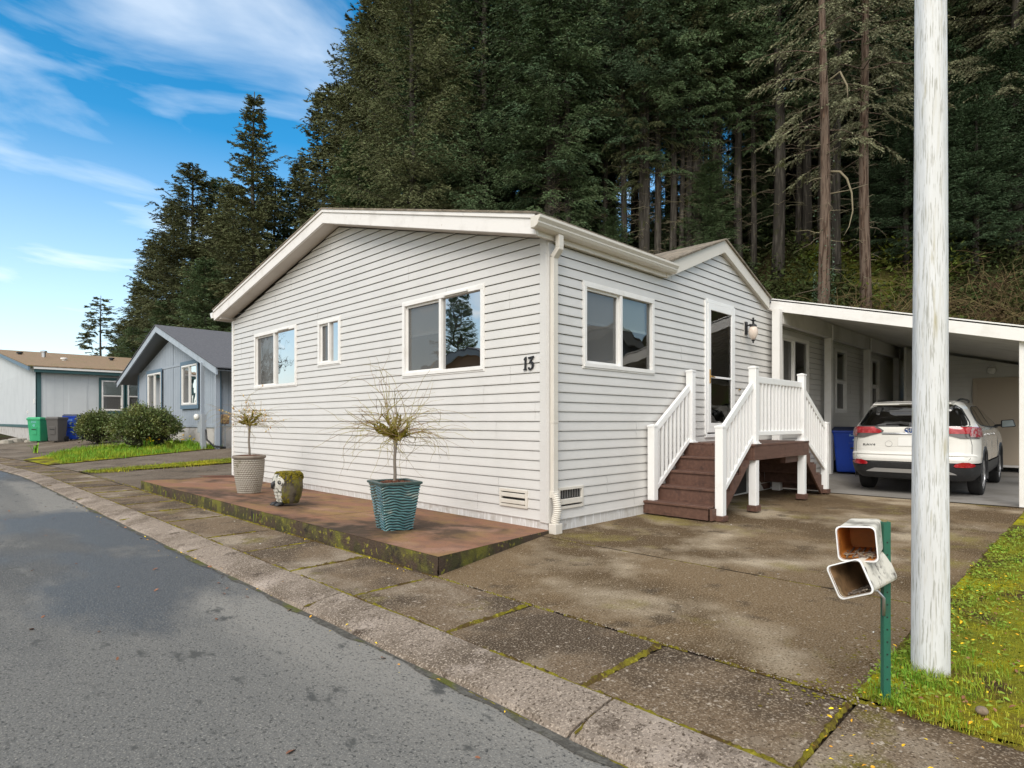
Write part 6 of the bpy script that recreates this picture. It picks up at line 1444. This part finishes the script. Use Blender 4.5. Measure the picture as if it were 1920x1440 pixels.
# ------------------------------------------------------------------ grass, weeds, petals
def blades(name, m, label, area, n, hmin, hmax, wdt, zf=G, clump=1, spread=.05, seed=1, cat='grass', bendy=.5, keep=None):
    r_ = np.random.RandomState(seed); Q = []
    while len(Q) < n:
        x, y = area(r_)
        for _ in range(clump):
            xx, yy = x + r_.normal(0, spread), y + r_.normal(0, spread)
            if keep and not keep(xx, yy): continue
            z = zf(xx, yy); h = r_.uniform(hmin, hmax); a = r_.uniform(0, 6.28); d = np.array([math.cos(a), math.sin(a), 0]); s = np.array([-d[1], d[0], 0]) * wdt * r_.uniform(.6, 1.4); b = np.array([xx, yy, z]); l = h * bendy * r_.uniform(.2, 1.3)
            Q.append([b - s, b + s, b + d * l * .4 + np.array([0, 0, h * .62]) + s * .8, b + d * l * .4 + np.array([0, 0, h * .62]) - s * .8]); Q.append([b + d * l * .4 + np.array([0, 0, h * .62]) - s * .8, b + d * l * .4 + np.array([0, 0, h * .62]) + s * .8, b + d * l + np.array([0, 0, h]), b + d * l + np.array([0, 0, h])])
    A = np.array(Q); A[1::2, 3] += np.array([0, 0, .0005]); o = link(name, fastmesh(name, A, 4), m); return tag(o, label, cat, kind='stuff')
lawn_keep = lambda x, y: y < -3.315 + .03 * math.sin(x * 7) + .02 * math.sin(x * 23) and x > -1.90 + .03 * math.sin(y * 9)
def a_lawn(r): 
    t = r.rand() ** 2.0; x = -1.9 + 6.6 * t; return x, -3.35 - (r.rand() ** 1.3) * 3.2
blades('lawn_grass', 'grass_blade', 'yellow green grass and moss of the lawn round the white pole', a_lawn, 60000, .008, .028, .0013, lambda x, y: .012, 3, .03, 1, keep=lawn_keep)
blades('lawn_tufts', 'grass_deep', 'taller green grass tufts along the lawn edge and the pole foot', lambda r: ((lambda k: ((r.uniform(-1.9, -.9), -3.36 - abs(r.normal(0, .14))) if k < .45 else ((-1.355 + r.normal(0, .12), -3.49 + r.normal(0, .12)) if k < .6 else (r.uniform(-1.9, 2.5), -3.33 - r.rand() ** 2 * 2.6))))(r.rand())), 6000, .018, .058, .0014, lambda x, y: .01, 26, .022, 2, keep=lawn_keep, bendy=.7)
blades('verge_grass', 'grass_blade', 'mossy grass strip between the two rear driveways', lambda r: (r.uniform(-1.8, 3.2), r.normal(11.95, .22)), 16000, .02, .07, .004, G, 4, .05, 3)
blades('neighbor_grass', 'grass_deep', 'bright green grass of the neighbour lawn under the round shrubs', lambda r: (r.uniform(-1.75, 2.2) , r.uniform(15.25, 20.2)), 22000, .05, .17, .006, G, 4, .06, 4, keep=lambda x, y: x > -1.85 + bend(y) + max(0, y - 17.5) * .8)
def leaves(name, m, label, area, n, size, seed, zf, cat, k=5, lift=.02, keep=None):
    r_ = np.random.RandomState(seed); mb = MB()
    for _ in range(n):
        x, y = area(r_)
        if keep and not keep(x, y): continue
        z = zf(x, y) + r_.uniform(.2, 1) * lift; s = size * r_.uniform(.6, 1.4); a = r_.uniform(0, 6.28); nrm = Vector((r_.normal(0, .35), r_.normal(0, .35), 1)).normalized(); q = nrm.to_track_quat('Z', 'Y').to_matrix()
        pts = [(.0, -1), (.35, -.6), (.5, 0), (.3, .6), (0, 1), (-.3, .6), (-.5, 0), (-.35, -.6)]; rot_ = Matrix.Rotation(a, 3, 'Z')
        mb.add([Vector((x, y, z)) + q @ (rot_ @ Vector((px * s, py * s, -.15 * s * abs(py) + .1 * s * abs(px)))) for px, py in pts], [tuple(range(8))])
    o = mb.build(name, m, fix=False); return tag(o, label, cat, kind='stuff')
leaves('weeds', 'weed_leaf', 'small round leaved weeds along the lawn edge', lambda r: (r.uniform(-1.92, 3.5), -3.31 - abs(r.normal(0, .22))), 3600, .011, 5, lambda x, y: .012, 'weeds', lift=.035, keep=lawn_keep)
leaves('fallen_petals', 'petal', 'yellow petals fallen over the lawn and pavement', lambda r: ((r.uniform(-2.5, 1.2), -3.3 - r.rand() ** 1.3 * 1.6) if r.rand() < .88 else ((r.uniform(-1.86, -1.98), r.uniform(-.5, 7)) if r.rand() < .5 else (-2.9 + r.normal(0, .06), r.uniform(-2.6, 6)))), 560, .0085, 6, lambda x, y: .012 if y < -3.3 else (.002 if x > -2.8 else -.05), 'petals', lift=.028)
leaves('fallen_leaves', 'dead_leaf', 'brown dead leaves scattered on the street and driveway', lambda r: (r.uniform(-4.3, -2.9), r.uniform(-3, 7)) if r.rand() < .5 else (-2.9 + r.normal(0, .05), r.uniform(-3, 6)), 46, .018, 7, lambda x, y: -.053, 'dead leaves', lift=.008)
leaves('lawn_litter', 'dead_leaf', 'brown leaf litter in the grass round the pole', lambda r: (r.uniform(-1.85, .4), -3.45 - r.rand() * 1.3), 420, .010, 16, lambda x, y: .014, 'dead leaves', lift=.02)
leaves('pale_debris', 'petal_pale', 'pale flat petals and chips on the pavement', lambda r: (r.uniform(-2.5, 4), r.uniform(-3.3, -.4)) if r.rand() < .6 else (r.uniform(-2.5, -1.9), r.uniform(-.5, 7)), 34, .008, 8, lambda x, y: .002, 'debris', lift=.003)
mb = MB(); r_ = random.Random(7)
for _ in range(420):
    y = r_.uniform(-3.3, -.6); x = -1.88 + r_.gauss(0, .009); s = r_.uniform(.0015, .0045); mb.lathe([(.0005, -s), (s, -s * .2), (s * .8, s * .4), (.0005, s * .6)], 5, (x, y, .003))
for _ in range(160):
    x = r_.uniform(-1.95, -1.2); y = -3.36 + r_.gauss(0, .06); s = r_.uniform(.002, .006); mb.lathe([(.0005, -s), (s, -s * .2), (s * .8, s * .4), (.0005, s * .6)], 6, (x, y, .012))
tag(mb.build('joint_gravel', 'pebble', fix=False, smooth=True), 'loose pebbles along the driveway joint', 'gravel', kind='stuff')
st = MB().lathe([(.004, -.015), (.022, -.010), (.027, .002), (.020, .014), (.004, .018)], 14, (0, 0, 0)); x, y = UV((1841 - 960) / 1125 * 2.30, 2.30); st.v = [Vector((x + p.x * 1.1, y + p.y * .8, .03 + p.z * .8)) for p in st.v]
tag(st.build('rock', 'tan_stone', smooth=True), 'rounded tan stone lying in the grass near the pole', 'stone')
# broad leaved weeds and daffodils in the neighbour lawn, plants at the far driveway
def flower_clump(px, v, n, h, label, bloom=None, m='grass_deep', nm='garden_plant', wide=.012):
    x, y = UV((px - 960) / 1125 * v, v); g = G(x, y) + .02; e = thing(nm, label, 'plant', (x, y, g)); r = random.Random(int(px)); mb = MB(); bl = MB()
    for i in range(n):
        a = r.uniform(0, 6.28); l = h * r.uniform(.6, 1.1); o = Vector((r.gauss(0, .06), r.gauss(0, .06), 0)); d = Vector((math.cos(a), math.sin(a), 0)) * r.uniform(.15, .7) * l; s = Vector((-math.sin(a), math.cos(a), 0)) * wide
        p0 = Vector((x, y, g)) + o; p1 = p0 + d * .45 + Vector((0, 0, l * .75)); p2 = p0 + d + Vector((0, 0, l * r.uniform(.6, 1.0)))
        mb.add([p0 - s * .5, p0 + s * .5, p1 + s, p1 - s, p2], [(0, 1, 2, 3), (3, 2, 4)])
        if bloom and i % 4 == 0: bl.lathe([(.002, -.01), (.022, 0), (.03, .02), (.012, .025)], 6, p2 + Vector((0, 0, .02)))
    mb.build('leaves', m, e, fix=False)
    if bloom: bl.build('blooms', bloom, e)
flower_clump(280, 19.0, 26, .42, 'yellow daffodil clump below the larger round shrub', 'petal')
flower_clump(352, 18.6, 26, .40, 'yellow daffodil clump near the grey utility pedestal', 'petal')
flower_clump(318, 18.2, 24, .34, 'broad pale leaved plant at the lawn edge under the shrub', None, 'weed_leaf', wide=.035)
flower_clump(66, 19.0, 20, .34, 'leafy green clump at the left tip of the neighbour lawn', None, 'grass_deep', wide=.02)
flower_clump(333, 4.9 + 4.2, 12, .12, 'tiny weed at the foot of the patio edge, left of the owl', None, 'weed_leaf', wide=.008)
flower_clump(504, 6.75, 22, .12, 'small tangled weed rooted where the patio meets the pavement', None, 'weed_leaf', wide=.004)
for i, (px, v, s) in enumerate(((28, 24.5, .28), (40, 25, .22), (12, 24.0, .25), (55, 24.2, .18))):
    x, y = UV((px - 960) / 1125 * v, v); mb = MB().lathe([(.02, -.1), (s, .0), (s * .8, s * .5), (.02, s * .65)], 9, (x, y, G(x, y))); o = mb.build('rock', 'stone_pot'); tag(o, ['pale rock edging the bed at the far left', 'smaller pale rock nearest the green bin', 'leftmost rock of the bed by the far house', 'low rock against the green bin'][i], 'rock', 'rocks edging the far flower bed')
print('objects', len(bpy.data.objects))
